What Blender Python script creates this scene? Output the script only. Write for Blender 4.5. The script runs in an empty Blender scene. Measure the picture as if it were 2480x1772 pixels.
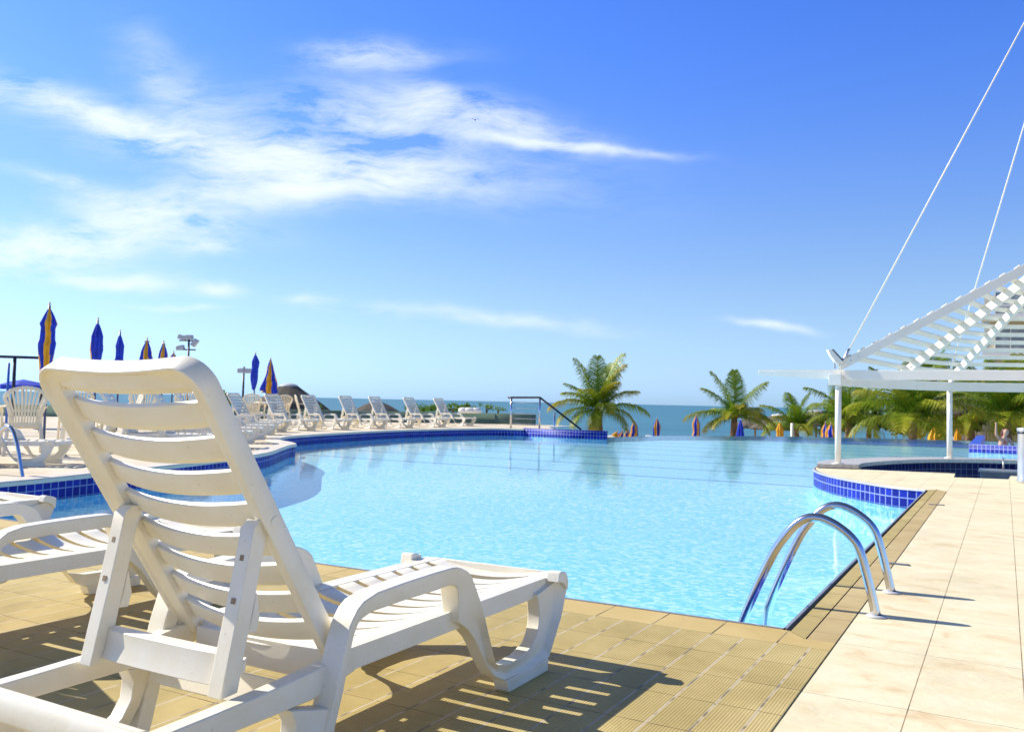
import bpy, bmesh, math, random
from mathutils import Vector, Matrix
from mathutils.geometry import tessellate_polygon
R = math.radians
random.seed(7)
sc = bpy.context.scene
col = sc.collection

# ------------------------------------------------------------------ camera
HCAM = 0.86
F_PX, CX, CY = 2142.0, 1240.0, 886.0
ROLL, PITCH, YAW = R(1.22), R(2.31), R(29.15)
cam_d = bpy.data.cameras.new("camera"); cam = bpy.data.objects.new("camera", cam_d); col.objects.link(cam)
cam.location = (0, 0, HCAM)
cam.rotation_euler = (Matrix.Rotation(YAW, 3, 'Z') @ Matrix.Rotation(R(90) + PITCH, 3, 'X') @ Matrix.Rotation(ROLL, 3, 'Z')).to_euler()
cam_d.sensor_width = 36; cam_d.lens = 36 * F_PX / 2480
cam_d.clip_start = 0.05; cam_d.clip_end = 60000
cam_d.dof.use_dof = True; cam_d.dof.focus_distance = 2.3; cam_d.dof.aperture_fstop = 13
sc.camera = cam
def ray(x, y):
    a = (x - CX) / F_PX; b = -(y - CY) / F_PX
    c, s = math.cos(ROLL), math.sin(ROLL)
    r = a * c - b * s; u = a * s + b * c
    cp, sp = math.cos(PITCH), math.sin(PITCH)
    fw = cp - u * sp; up = sp + u * cp
    cy, sy = math.cos(YAW), math.sin(YAW)
    return Vector((r * cy - fw * sy, r * sy + fw * cy, up))
def far_at(x, y, D):            # a point seen at (x, y) that stands D metres away
    d = ray(x, y); t = D / math.hypot(d.x, d.y)
    return Vector((d.x * t, d.y * t, d.z * t + HCAM))

# ------------------------------------------------------------------ sun and sky
SUNV = Vector((-.365, -.041, .28)).normalized()
sun_el = math.asin(SUNV.z); sun_az = math.atan2(SUNV.x, SUNV.y)
sd = bpy.data.lights.new("sun", 'SUN'); sd.energy = 5.0; sd.angle = R(.53); sd.color = (1, .94, .84)
so = bpy.data.objects.new("sun", sd); col.objects.link(so)
so.rotation_euler = SUNV.to_track_quat('Z', 'Y').to_euler(); so.location = (-8, -2, 12)
W = bpy.data.worlds.new("World"); sc.world = W; W.use_nodes = True
def build_world():
    nt = W.node_tree; nt.nodes.clear()
    N = lambda t: nt.nodes.new(t); L = nt.links.new
    out = N('ShaderNodeOutputWorld'); bg = N('ShaderNodeBackground'); bg.inputs[1].default_value = .095
    sky = N('ShaderNodeTexSky'); sky.sky_type = 'NISHITA'; sky.sun_disc = False
    sky.sun_elevation = sun_el; sky.sun_rotation = sun_az
    sky.air_density = 1.0; sky.dust_density = .35; sky.ozone_density = 2.2; sky.altitude = 10
    hs0 = N('ShaderNodeHueSaturation'); hs0.inputs['Saturation'].default_value = 1.22; hs0.inputs['Hue'].default_value = .515
    L(sky.outputs[0], hs0.inputs['Color'])
    tc = N('ShaderNodeTexCoord')
    # clean sea air: the horizon stays pale blue instead of yellow
    bw = N('ShaderNodeRGBToBW'); L(sky.outputs[0], bw.inputs[0])
    pale = N('ShaderNodeMixRGB'); pale.blend_type = 'MULTIPLY'; pale.inputs[0].default_value = 1; L(bw.outputs[0], pale.inputs[1]); pale.inputs[2].default_value = (.66, .995, 1.40, 1)
    sz = N('ShaderNodeSeparateXYZ'); L(tc.outputs['Generated'], sz.inputs[0])
    hr = N('ShaderNodeMapRange'); hr.interpolation_type = 'SMOOTHSTEP'; hr.inputs['From Min'].default_value = -.05; hr.inputs['From Max'].default_value = .42; hr.inputs['To Min'].default_value = 1; hr.inputs['To Max'].default_value = 0
    L(sz.outputs[2], hr.inputs['Value'])
    hsv = N('ShaderNodeMixRGB'); L(hr.outputs[0], hsv.inputs[0]); tint = N('ShaderNodeMixRGB'); tint.blend_type = 'MULTIPLY'; tint.inputs[0].default_value = 1; L(hs0.outputs[0], tint.inputs[1]); tint.inputs[2].default_value = (.88, 1.26, 1.88, 1)
    zr = N('ShaderNodeMapRange'); zr.interpolation_type = 'SMOOTHSTEP'; zr.inputs['From Min'].default_value = .42; zr.inputs['From Max'].default_value = .75; L(sz.outputs[2], zr.inputs['Value'])
    deep = N('ShaderNodeMixRGB'); deep.blend_type = 'MULTIPLY'; deep.inputs[0].default_value = 1; L(sky.outputs[0], deep.inputs[1]); deep.inputs[2].default_value = (.9, .78, .70, 1)
    zen = N('ShaderNodeMixRGB'); L(zr.outputs[0], zen.inputs[0]); L(tint.outputs[0], zen.inputs[1]); L(deep.outputs[0], zen.inputs[2])
    L(zen.outputs[0], hsv.inputs[1]); L(pale.outputs[0], hsv.inputs[2])
    cy, sy = math.cos(YAW), math.sin(YAW)
    def dot(v):
        n = N('ShaderNodeVectorMath'); n.operation = 'DOT_PRODUCT'; L(tc.outputs['Generated'], n.inputs[0]); n.inputs[1].default_value = v
        return n.outputs['Value']
    def M(op, a, b=None, clamp=False):
        n = N('ShaderNodeMath'); n.operation = op; n.use_clamp = clamp
        for i, v in enumerate((a, b)):
            if v is None: continue
            if isinstance(v, (int, float)): n.inputs[i].default_value = v
            else: L(v, n.inputs[i])
        return n.outputs[0]
    f = dot((-sy, cy, 0)); r = dot((cy, sy, 0)); z = dot((0, 0, 1))
    fm = M('MAXIMUM', f, .05)
    u = M('DIVIDE', r, fm); v = M('DIVIDE', z, fm)
    # warp
    comb = N('ShaderNodeCombineXYZ'); L(u, comb.inputs[0]); L(v, comb.inputs[1])
    wn = N('ShaderNodeTexNoise'); wn.inputs['Scale'].default_value = 7; wn.inputs['Detail'].default_value = 3
    L(comb.outputs[0], wn.inputs['Vector'])
    sep = N('ShaderNodeSeparateColor'); L(wn.outputs['Color'], sep.inputs[0])
    uw = M('ADD', u, M('MULTIPLY', M('SUBTRACT', sep.outputs[0], .5), .11))
    vw = M('ADD', v, M('MULTIPLY', M('SUBTRACT', sep.outputs[1], .5), .05))
    blobs = [(230,255,330,36,14,1.05),(690,345,420,62,5,1.0),(640,418,260,46,-8,1.2),(1040,262,250,44,10,.8),(1240,324,210,11,1,.9),
             (830,118,140,32,-2,.75),(960,205,70,28,22,.6),(130,540,260,50,-7,1.35),(350,475,190,34,8,.95),(150,400,150,16,8,.5),
             (450,556,70,18,3,.7),(240,618,120,16,0,.75),(470,642,55,12,0,.55),(1060,702,280,14,2,.5),(700,660,60,11,0,.55),
             (1690,718,85,9,2,.6),(400,200,150,60,38,.4),(820,262,260,44,6,.6),(380,672,90,6,0,.35)]
    tot = None
    for (px, py, a, b, ang, dens) in blobs:
        k = 2480 / 2273
        d = ray(px * k, py * k)
        rr = d.x * cy + d.y * sy; ff = -d.x * sy + d.y * cy
        u0, v0 = rr / ff, d.z / ff
        a2, b2 = a * k / F_PX, b * k / F_PX
        t = R(-ang) - ROLL
        ct, st = math.cos(t), math.sin(t)
        du = M('SUBTRACT', uw, u0); dv = M('SUBTRACT', vw, v0)
        e1 = M('MULTIPLY', M('ADD', M('MULTIPLY', du, ct), M('MULTIPLY', dv, st)), 1 / a2)
        e2 = M('MULTIPLY', M('SUBTRACT', M('MULTIPLY', dv, ct), M('MULTIPLY', du, st)), 1 / b2)
        q = M('ADD', M('MULTIPLY', e1, e1), M('MULTIPLY', e2, e2))
        g = M('MULTIPLY', M('EXPONENT', M('MULTIPLY', q, -1.1)), dens)
        tot = g if tot is None else M('ADD', tot, g)
    # streaky fibres, running down to the right
    mp = N('ShaderNodeMapping'); mp.inputs['Rotation'].default_value = (0, 0, R(14)); mp.inputs['Scale'].default_value = (5, 21, 1)
    c2 = N('ShaderNodeCombineXYZ'); L(uw, c2.inputs[0]); L(vw, c2.inputs[1]); L(c2.outputs[0], mp.inputs[0])
    n1 = N('ShaderNodeTexNoise'); n1.inputs['Scale'].default_value = 1.6; n1.inputs['Detail'].default_value = 9; n1.inputs['Roughness'].default_value = .68; n1.inputs['Distortion'].default_value = .15
    L(mp.outputs[0], n1.inputs['Vector'])
    mp2 = N('ShaderNodeMapping'); mp2.inputs['Scale'].default_value = (5, 12, 1); L(comb.outputs[0], mp2.inputs[0])
    n2 = N('ShaderNodeTexNoise'); n2.inputs['Scale'].default_value = 1.3; n2.inputs['Detail'].default_value = 7; L(mp2.outputs[0], n2.inputs['Vector'])
    fib = M('ADD', M('MULTIPLY', n1.outputs[0], .5), M('MULTIPLY', n2.outputs[0], .5))
    dn = M('MULTIPLY', tot, M('MULTIPLY', M('SUBTRACT', fib, .40), 4.4, True))
    dn = M('MINIMUM', dn, 1.25)
    cl = M('SUBTRACT', 1, M('EXPONENT', M('MULTIPLY', dn, -1.9)), True)
    cl = M('MULTIPLY', cl, M('GREATER_THAN', f, .06))
    mix = N('ShaderNodeMixRGB'); L(cl, mix.inputs[0]); L(hsv.outputs[0], mix.inputs[1]); mix.inputs[2].default_value = (8.2, 8.8, 9.4, 1)
    L(mix.outputs[0], bg.inputs[0]); L(bg.outputs[0], out.inputs[0])
build_world()
sc.view_settings.view_transform = 'Standard'; sc.view_settings.look = 'None'; sc.view_settings.gamma = 1
sc.view_settings.exposure = .42
sc.cycles.max_bounces = 8; sc.cycles.transparent_max_bounces = 12
sc.cycles.use_denoising = True

# ------------------------------------------------------------------ helpers
def tag(o, label=None, cat=None, group=None, kind=None):
    if label: o['label'] = label
    if cat: o['category'] = cat
    if group: o['group'] = group
    if kind: o['kind'] = kind
    return o
def empty(name, loc=(0, 0, 0), rz=0, label=None, cat=None, group=None):
    o = bpy.data.objects.new(name, None); col.objects.link(o); o.location = loc; o.rotation_euler = (0, 0, rz)
    o.empty_display_size = .1
    return tag(o, label, cat, group)
def copy_tree(o, parent=None):
    c = o.copy(); col.objects.link(c); c.parent = parent
    for ch in list(o.children): copy_tree(ch, c)
    return c
class MB:
    def __init__(s): s.v = []; s.f = []; s.mi = []; s.uv = []; s.sm = []; s.vc = []; s.cur = (1, 1, 1)
    def add(s, vs, fs, mi=0, smooth=False, uvs=None):
        n = len(s.v); s.v += [tuple(v) for v in vs]; s.vc += [s.cur] * len(vs)
        for i, f in enumerate(fs):
            s.f.append(tuple(n + k for k in f)); s.mi.append(mi); s.sm.append(smooth); s.uv.append(uvs[i] if uvs else None)
    def box(s, x0, x1, y0, y1, z0, z1, mi=0):
        vs = [(x, y, z) for z in (z0, z1) for y in (y0, y1) for x in (x0, x1)]
        s.add(vs, [(0, 2, 3, 1), (4, 5, 7, 6), (0, 1, 5, 4), (2, 6, 7, 3), (0, 4, 6, 2), (1, 3, 7, 5)], mi)
    def bar(s, a, b, w, h, up=(0, 0, 1), mi=0):      # rectangular beam from a to b, w sideways, h along up
        a, b, up = Vector(a), Vector(b), Vector(up); d = (b - a).normalized()
        sx = d.cross(up).normalized(); uz = sx.cross(d).normalized()
        vs = []
        for p in (a, b):
            for (i, j) in ((-1, -1), (1, -1), (1, 1), (-1, 1)): vs.append(p + sx * i * w / 2 + uz * j * h / 2)
        s.add(vs, [(0, 1, 2, 3), (7, 6, 5, 4), (0, 4, 5, 1), (1, 5, 6, 2), (2, 6, 7, 3), (3, 7, 4, 0)], mi)
    def tube(s, pts, r, n=12, mi=0, caps=True, smooth=True):
        pts = [Vector(p) for p in pts]; rs = r if isinstance(r, (list, tuple)) else [r] * len(pts)
        vs = []; a = None
        for i, p in enumerate(pts):
            d = (pts[min(i + 1, len(pts) - 1)] - pts[max(i - 1, 0)]).normalized()
            if a is None:
                ref = Vector((1, 0, 0)) if abs(d.x) < .7 else Vector((0, 1, 0)); a = d.cross(ref).normalized()
            else: a = (a - d * a.dot(d)).normalized()
            b = d.cross(a).normalized()
            for k in range(n):
                t = 2 * math.pi * k / n; vs.append(p + (a * math.cos(t) + b * math.sin(t)) * rs[i])
        fs = []
        for i in range(len(pts) - 1):
            for k in range(n): fs.append((i * n + k, i * n + (k + 1) % n, (i + 1) * n + (k + 1) % n, (i + 1) * n + k))
        s.add(vs, fs, mi, smooth)
        if caps:
            s.add(vs[:n][::-1], [tuple(range(n))], mi); s.add(vs[-n:], [tuple(range(n))], mi)
    def lathe(s, prof, n=24, c=(0, 0, 0), mi=0, smooth=True, f=None):   # prof: (r, z)
        vs = []
        for (r, z) in prof:
            for k in range(n):
                t = 2 * math.pi * k / n; rr = r * (f(t, z) if f else 1)
                vs.append((c[0] + rr * math.cos(t), c[1] + rr * math.sin(t), c[2] + z))
        fs = []
        for i in range(len(prof) - 1):
            for k in range(n): fs.append((i * n + k, i * n + (k + 1) % n, (i + 1) * n + (k + 1) % n, (i + 1) * n + k))
        s.add(vs, fs, mi, smooth)
    def strip(s, A, B, x0, x1, mi=0):        # band between two (y, z) polylines, thick from x0 to x1
        n = len(A); vs = [(x0, *p) for p in A] + [(x0, *p) for p in B] + [(x1, *p) for p in A] + [(x1, *p) for p in B]
        fs = []
        for i in range(n - 1):
            a, b, c, d = i, i + 1, n + i + 1, n + i
            fs.append((a, b, c, d)); fs.append((2 * n + d, 2 * n + c, 2 * n + b, 2 * n + a))
            fs.append((a, 2 * n + a, 2 * n + b, b)); fs.append((d, c, 2 * n + c, 2 * n + d))
        fs.append((0, n, 3 * n, 2 * n)); fs.append((n - 1, 3 * n - 1, 4 * n - 1, 2 * n - 1))
        s.add(vs, fs, mi)
    def poly(s, pts, z, mi=0, holes=(), flip=False):      # filled flat outline
        loops = [[Vector((p[0], p[1], 0)) for p in l] for l in [pts, *holes]]
        flat = [p for l in loops for p in l]
        tris = tessellate_polygon(loops)
        fs = []
        for t in tris:
            a, b, c = (flat[k] for k in t)
            fs.append(t if (b - a).cross(c - a).z > 0 else (t[0], t[2], t[1]))
        s.add([(p.x, p.y, z) for p in flat], fs, mi)
    def wall(s, pts, z0, z1, mi=0, closed=False, u0=0):         # vertical strip with metre UVs
        u = u0; n = len(pts)
        for i in range(n - (0 if closed else 1)):
            a, b = pts[i], pts[(i + 1) % n]; l = math.hypot(b[0] - a[0], b[1] - a[1])
            s.add([(a[0], a[1], z0), (b[0], b[1], z0), (b[0], b[1], z1), (a[0], a[1], z1)], [(0, 1, 2, 3)], mi, True,
                  [[(u, z0), (u + l, z0), (u + l, z1), (u, z1)]])
            u += l
    def build(s, name, mats, parent=None, bevel=0, weld=True, recalc=True, seg=2):
        me = bpy.data.meshes.new(name); me.from_pydata(s.v, [], s.f)
        if not isinstance(mats, (list, tuple)): mats = [mats]
        for m in mats: me.materials.append(m)
        me.polygons.foreach_set('material_index', s.mi); me.polygons.foreach_set('use_smooth', s.sm)
        if any(u is not None for u in s.uv):
            ul = me.uv_layers.new(name='UVMap')
            for p, u in zip(me.polygons, s.uv):
                if u:
                    for li, c in zip(p.loop_indices, u): ul.data[li].uv = c
        if any(c != (1, 1, 1) for c in s.vc):
            ca = me.color_attributes.new('tint', 'FLOAT_COLOR', 'POINT')
            for i, c in enumerate(s.vc): ca.data[i].color = (*c, 1)
        bm = bmesh.new(); bm.from_mesh(me)
        if weld: bmesh.ops.remove_doubles(bm, verts=bm.verts, dist=1e-5)
        if recalc and len({round(v.co.z, 5) for v in bm.verts}) > 1: bmesh.ops.recalc_face_normals(bm, faces=bm.faces)
        bm.to_mesh(me); bm.free()
        o = bpy.data.objects.new(name, me); col.objects.link(o); o.parent = parent
        if bevel:
            m = o.modifiers.new('bevel', 'BEVEL'); m.width = bevel; m.segments = seg; m.limit_method = 'ANGLE'; m.angle_limit = R(38); m.harden_normals = False
            for p in me.polygons: p.use_smooth = True
            me.set_sharp_from_angle(angle=R(50)) if hasattr(me, 'set_sharp_from_angle') else None
        return o
def cat(pts, n=6, closed=False):      # Catmull-Rom smoothing of an outline
    P = [Vector((*p, 0)) if len(p) == 2 else Vector(p) for p in pts]; out = []
    m = len(P)
    for i in range(m if closed else m - 1):
        if closed: p0, p1, p2, p3 = P[i - 1], P[i], P[(i + 1) % m], P[(i + 2) % m]
        else: p0, p1, p2, p3 = P[max(i - 1, 0)], P[i], P[i + 1], P[min(i + 2, m - 1)]
        for k in range(n):
            t = k / n
            out.append(.5 * ((2 * p1) + (-p0 + p2) * t + (2 * p0 - 5 * p1 + 4 * p2 - p3) * t * t + (-p0 + 3 * p1 - 3 * p2 + p3) * t ** 3))
    if not closed: out.append(P[-1])
    return out
def c2(pts, n=6): return [(p.x, p.y) for p in cat(pts, n)]

# ------------------------------------------------------------------ materials
def mat(name):
    m = bpy.data.materials.new(name); m.use_nodes = True
    nt = m.node_tree; b = nt.nodes['Principled BSDF']
    return m, nt, b, lambda t: nt.nodes.new(t), nt.links.new
def ramp(nt, stops):
    r = nt.nodes.new('ShaderNodeValToRGB'); e = r.color_ramp.elements
    while len(e) < len(stops): e.new(.5)
    for k, (p, c) in enumerate(stops): e[k].position = p; e[k].color = (*c, 1) if len(c) == 3 else c
    return r
def simple(name, c, rough=.5, metal=0, var=.12, scale=8, bump=0, bscale=60, spec=.5, coord='Object', trans=0):
    m, nt, b, N, L = mat(name)
    tc = N('ShaderNodeTexCoord'); n = N('ShaderNodeTexNoise'); n.inputs['Scale'].default_value = scale; n.inputs['Detail'].default_value = 5
    L(tc.outputs[coord], n.inputs['Vector'])
    d = tuple(x * (1 - var) for x in c); l = tuple(min(1, x * (1 + var)) for x in c)
    r = ramp(nt, [(.3, d), (.7, l)]); L(n.outputs[0], r.inputs[0]); L(r.outputs[0], b.inputs['Base Color'])
    b.inputs['Roughness'].default_value = rough; b.inputs['Metallic'].default_value = metal
    b.inputs['Specular IOR Level'].default_value = spec
    if trans: b.inputs['Transmission Weight'].default_value = trans
    if bump:
        n2 = N('ShaderNodeTexNoise'); n2.inputs['Scale'].default_value = bscale; n2.inputs['Detail'].default_value = 4; L(tc.outputs[coord], n2.inputs['Vector'])
        bp = N('ShaderNodeBump'); bp.inputs['Strength'].default_value = bump; bp.inputs['Distance'].default_value = .01; L(n2.outputs[0], bp.inputs['Height']); L(bp.outputs[0], b.inputs['Normal'])
    return m
def plastic(name, c, stain=.28):      # moulded resin, slightly soiled and scuffed
    m, nt, b, N, L = mat(name)
    tc = N('ShaderNodeTexCoord')
    n = N('ShaderNodeTexNoise'); n.inputs['Scale'].default_value = 6; n.inputs['Detail'].default_value = 6; n.inputs['Roughness'].default_value = .65; L(tc.outputs['Object'], n.inputs['Vector'])
    r = ramp(nt, [(.35, tuple(x * f for x, f in zip(c, (.93, .90, .82)))), (.62, c)]); L(n.outputs[0], r.inputs[0])
    s = N('ShaderNodeTexNoise'); s.inputs['Scale'].default_value = 95; s.inputs['Detail'].default_value = 2; L(tc.outputs['Object'], s.inputs['Vector'])
    sr = ramp(nt, [(.70, (0, 0, 0)), (.76, (1, 1, 1))]); L(s.outputs[0], sr.inputs[0])
    mx = N('ShaderNodeMixRGB'); mx.inputs[2].default_value = (.33, .24, .15, 1)
    ml = N('ShaderNodeMath'); ml.operation = 'MULTIPLY'; ml.inputs[1].default_value = stain; L(sr.outputs[0], ml.inputs[0]); L(ml.outputs[0], mx.inputs[0]); L(r.outputs[0], mx.inputs[1])
    L(mx.outputs[0], b.inputs['Base Color'])
    b.inputs['Roughness'].default_value = .38
    b.inputs['Subsurface Weight'].default_value = 0
    bp = N('ShaderNodeBump'); bp.inputs['Strength'].default_value = .12; bp.inputs['Distance'].default_value = .003; L(s.outputs[0], bp.inputs['Height']); L(bp.outputs[0], b.inputs['Normal'])
    return m
WHITE = plastic('white_resin', (.90, .845, .70))
CREAM = plastic('cream_resin', (.88, .79, .60), .3)
PAINT = simple('white_paint', (.87, .83, .73), .45, var=.04, scale=3)
STEEL = simple('polished_steel', (.62, .62, .64), .16, 1, var=.08, scale=12)
DARKMETAL = simple('dark_metal', (.03, .035, .06), .4, .2)
NAVYPOLE = simple('navy_paint', (.02, .05, .16), .35)
TRIM = simple('trim_metal', (.36, .35, .36), .4, .4)
LAMPGREY = simple('lamp_housing', (.45, .47, .5), .4, .3)
def tile_wall(name, c1, c2, grout, s=.1, rough=.12, mort=.006):
    m, nt, b, N, L = mat(name)
    uv = N('ShaderNodeUVMap'); uv.uv_map = 'UVMap'
    br = N('ShaderNodeTexBrick'); br.offset = 0; br.squash = 1
    for k, v in (('Scale', 1), ('Mortar Size', mort), ('Mortar Smooth', .1), ('Bias', 0), ('Brick Width', s), ('Row Height', s)): br.inputs[k].default_value = v
    br.inputs['Color1'].default_value = (*c1, 1); br.inputs['Color2'].default_value = (*c2, 1); br.inputs['Mortar'].default_value = (*grout, 1)
    mp = N('ShaderNodeMapping'); mp.inputs['Location'].default_value = (0, .006, 0); L(uv.outputs[0], mp.inputs[0]); L(mp.outputs[0], br.inputs['Vector'])
    n = N('ShaderNodeTexNoise'); n.inputs['Scale'].default_value = 4; L(uv.outputs[0], n.inputs['Vector'])
    mx = N('ShaderNodeMixRGB'); mx.blend_type = 'MULTIPLY'; mx.inputs[0].default_value = .35; L(br.outputs[0], mx.inputs[1])
    rr = ramp(nt, [(.3, (.6, .6, .7)), (.7, (1, 1, 1))]); L(n.outputs[0], rr.inputs[0]); L(rr.outputs[0], mx.inputs[2]); L(mx.outputs[0], b.inputs['Base Color'])
    b.inputs['Roughness'].default_value = rough; b.inputs['Specular IOR Level'].default_value = .15
    bp = N('ShaderNodeBump'); bp.invert = True; bp.inputs['Strength'].default_value = .5; bp.inputs['Distance'].default_value = .003; L(br.outputs['Fac'], bp.inputs['Height']); L(bp.outputs[0], b.inputs['Normal'])
    return m
BLUETILE = tile_wall('blue_glazed_tile', (.003, .011, .20), (.008, .026, .36), (.26, .32, .55), rough=.5)
BARTILE = tile_wall('navy_bar_tile', (.006, .008, .06), (.01, .015, .09), (.12, .13, .2))
def floor_tile(lines=True):
    m, nt, b, N, L = mat('mosaic_with_painted_caustics')
    g = N('ShaderNodeNewGeometry'); mp = N('ShaderNodeMapping'); L(g.outputs['Position'], mp.inputs[0])
    wv = N('ShaderNodeTexNoise'); wv.inputs['Scale'].default_value = 4.5; wv.inputs['Detail'].default_value = 2; L(mp.outputs[0], wv.inputs['Vector'])
    ad = N('ShaderNodeVectorMath'); ad.operation = 'MULTIPLY_ADD'; L(wv.outputs['Color'], ad.inputs[0]); ad.inputs[1].default_value = (.12, .12, 0); L(mp.outputs[0], ad.inputs[2])
    v = N('ShaderNodeTexVoronoi'); v.feature = 'F1'; v.inputs['Scale'].default_value = 22; L(ad.outputs[0], v.inputs['Vector'])
    n2 = N('ShaderNodeTexNoise'); n2.inputs['Scale'].default_value = 30; n2.inputs['Detail'].default_value = 3; L(ad.outputs[0], n2.inputs['Vector'])
    sep = N('ShaderNodeSeparateColor'); L(v.outputs['Color'], sep.inputs[0])
    md = N('ShaderNodeMath'); md.operation = 'MULTIPLY_ADD'; md.inputs[1].default_value = .55; L(sep.outputs[0], md.inputs[0])
    md2 = N('ShaderNodeMath'); md2.operation = 'MULTIPLY'; md2.inputs[1].default_value = .5; L(n2.outputs[0], md2.inputs[0]); L(md2.outputs[0], md.inputs[2])
    r = ramp(nt, [(.15, (.20, .66, .92)), (.5, (.40, .82, .95)), (.85, (.85, .97, .98))]); L(md.outputs[0], r.inputs[0])  # wavy pale and deep cells paint rippling caustic light into the mosaic
    # blue tile joints laid across the pool every 2.6 m
    sp = N('ShaderNodeSeparateXYZ'); L(g.outputs['Position'], sp.inputs[0])
    def M(op, a, bb=None):
        k = N('ShaderNodeMath'); k.operation = op
        for i, x in enumerate((a, bb)):
            if x is None: continue
            if isinstance(x, (int, float)): k.inputs[i].default_value = x
            else: L(x, k.inputs[i])
        return k.outputs[0]
    yy = M('SUBTRACT', sp.outputs[1], 14.1 - 1.0685)
    fr = M('ABSOLUTE', M('SUBTRACT', M('MODULO', yy, 2.137), 1.0685))
    line = M('MULTIPLY', M('LESS_THAN', fr, .07), M('GREATER_THAN', yy, 0))
    mx = N('ShaderNodeMixRGB'); mx.inputs[0].default_value = 0; mx.inputs[2].default_value = (.03, .13, .50, 1); L(r.outputs[0], mx.inputs[1])
    if lines: L(line, mx.inputs[0])
    L(mx.outputs[0], b.inputs['Base Color']); b.inputs['Roughness'].default_value = .6
    return m
POOLFLOOR = floor_tile(); POOLWALL = floor_tile(False)
BLUEFLOOR = simple('blue_pool_shelf_tile', (.10, .26, .85), .4, var=.2, scale=3)
def water(name='pool_water'):
    m, nt, b, N, L = mat(name); nt.nodes.remove(b)
    out = nt.nodes['Material Output']
    tr = N('ShaderNodeBsdfTransparent'); tr.inputs[0].default_value = (.84, .965, 1, 1)
    gl = N('ShaderNodeBsdfGlossy'); gl.inputs['Roughness'].default_value = .03
    g = N('ShaderNodeNewGeometry')
    n1 = N('ShaderNodeTexNoise'); n1.inputs['Scale'].default_value = 2.2; n1.inputs['Detail'].default_value = 3; L(g.outputs['Position'], n1.inputs['Vector'])
    n2 = N('ShaderNodeTexNoise'); n2.inputs['Scale'].default_value = 9; n2.inputs['Detail'].default_value = 3; L(g.outputs['Position'], n2.inputs['Vector'])
    a = N('ShaderNodeMath'); a.operation = 'MULTIPLY_ADD'; a.inputs[1].default_value = .35; L(n2.outputs[0], a.inputs[0]); L(n1.outputs[0], a.inputs[2])
    bp = N('ShaderNodeBump'); bp.inputs['Strength'].default_value = .3; bp.inputs['Distance'].default_value = .010; L(a.outputs[0], bp.inputs['Height'])
    L(bp.outputs[0], gl.inputs['Normal'])
    dt = N('ShaderNodeVectorMath'); dt.operation = 'DOT_PRODUCT'; L(bp.outputs[0], dt.inputs[0]); L(g.outputs['Incoming'], dt.inputs[1])
    def M(op, a_, b_=0.):
        k = N('ShaderNodeMath'); k.operation = op
        for i, x in enumerate((a_, b_)):
            if isinstance(x, (int, float)): k.inputs[i].default_value = x
            else: L(x, k.inputs[i])
        return k.outputs[0]
    # Schlick reflectance of water, the same from above and below
    om = M('SUBTRACT', 1., M('MINIMUM', M('ABSOLUTE', dt.outputs['Value']), 1.))
    fres = M('MINIMUM', M('ADD', M('MULTIPLY', M('POWER', om, 5.), .9), .02), .62)
    mx = N('ShaderNodeMixShader'); L(fres, mx.inputs[0]); L(tr.outputs[0], mx.inputs[1]); L(gl.outputs[0], mx.inputs[2]); L(mx.outputs[0], out.inputs[0])
    return m
WATER = water()
def sea_mat():
    m, nt, b, N, L = mat('sea_water')
    g = N('ShaderNodeNewGeometry')
    mp = N('ShaderNodeMapping'); mp.inputs['Scale'].default_value = (.02, .05, 1); L(g.outputs['Position'], mp.inputs[0])
    n = N('ShaderNodeTexNoise'); n.inputs['Scale'].default_value = 1; n.inputs['Detail'].default_value = 6; L(mp.outputs[0], n.inputs['Vector'])
    r = ramp(nt, [(.35, (.05, .17, .215)), (.65, (.065, .21, .26))]); L(n.outputs[0], r.inputs[0]); L(r.outputs[0], b.inputs['Base Color'])
    b.inputs['Roughness'].default_value = .45; b.inputs['Specular IOR Level'].default_value = .25
    n2 = N('ShaderNodeTexNoise'); n2.inputs['Scale'].default_value = .5; n2.inputs['Detail'].default_value = 4; L(g.outputs['Position'], n2.inputs['Vector'])
    bp = N('ShaderNodeBump'); bp.inputs['Strength'].default_value = .4; bp.inputs['Distance'].default_value = .3; L(n2.outputs[0], bp.inputs['Height']); L(bp.outputs[0], b.inputs['Normal'])
    return m
SEA = sea_mat()
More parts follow.
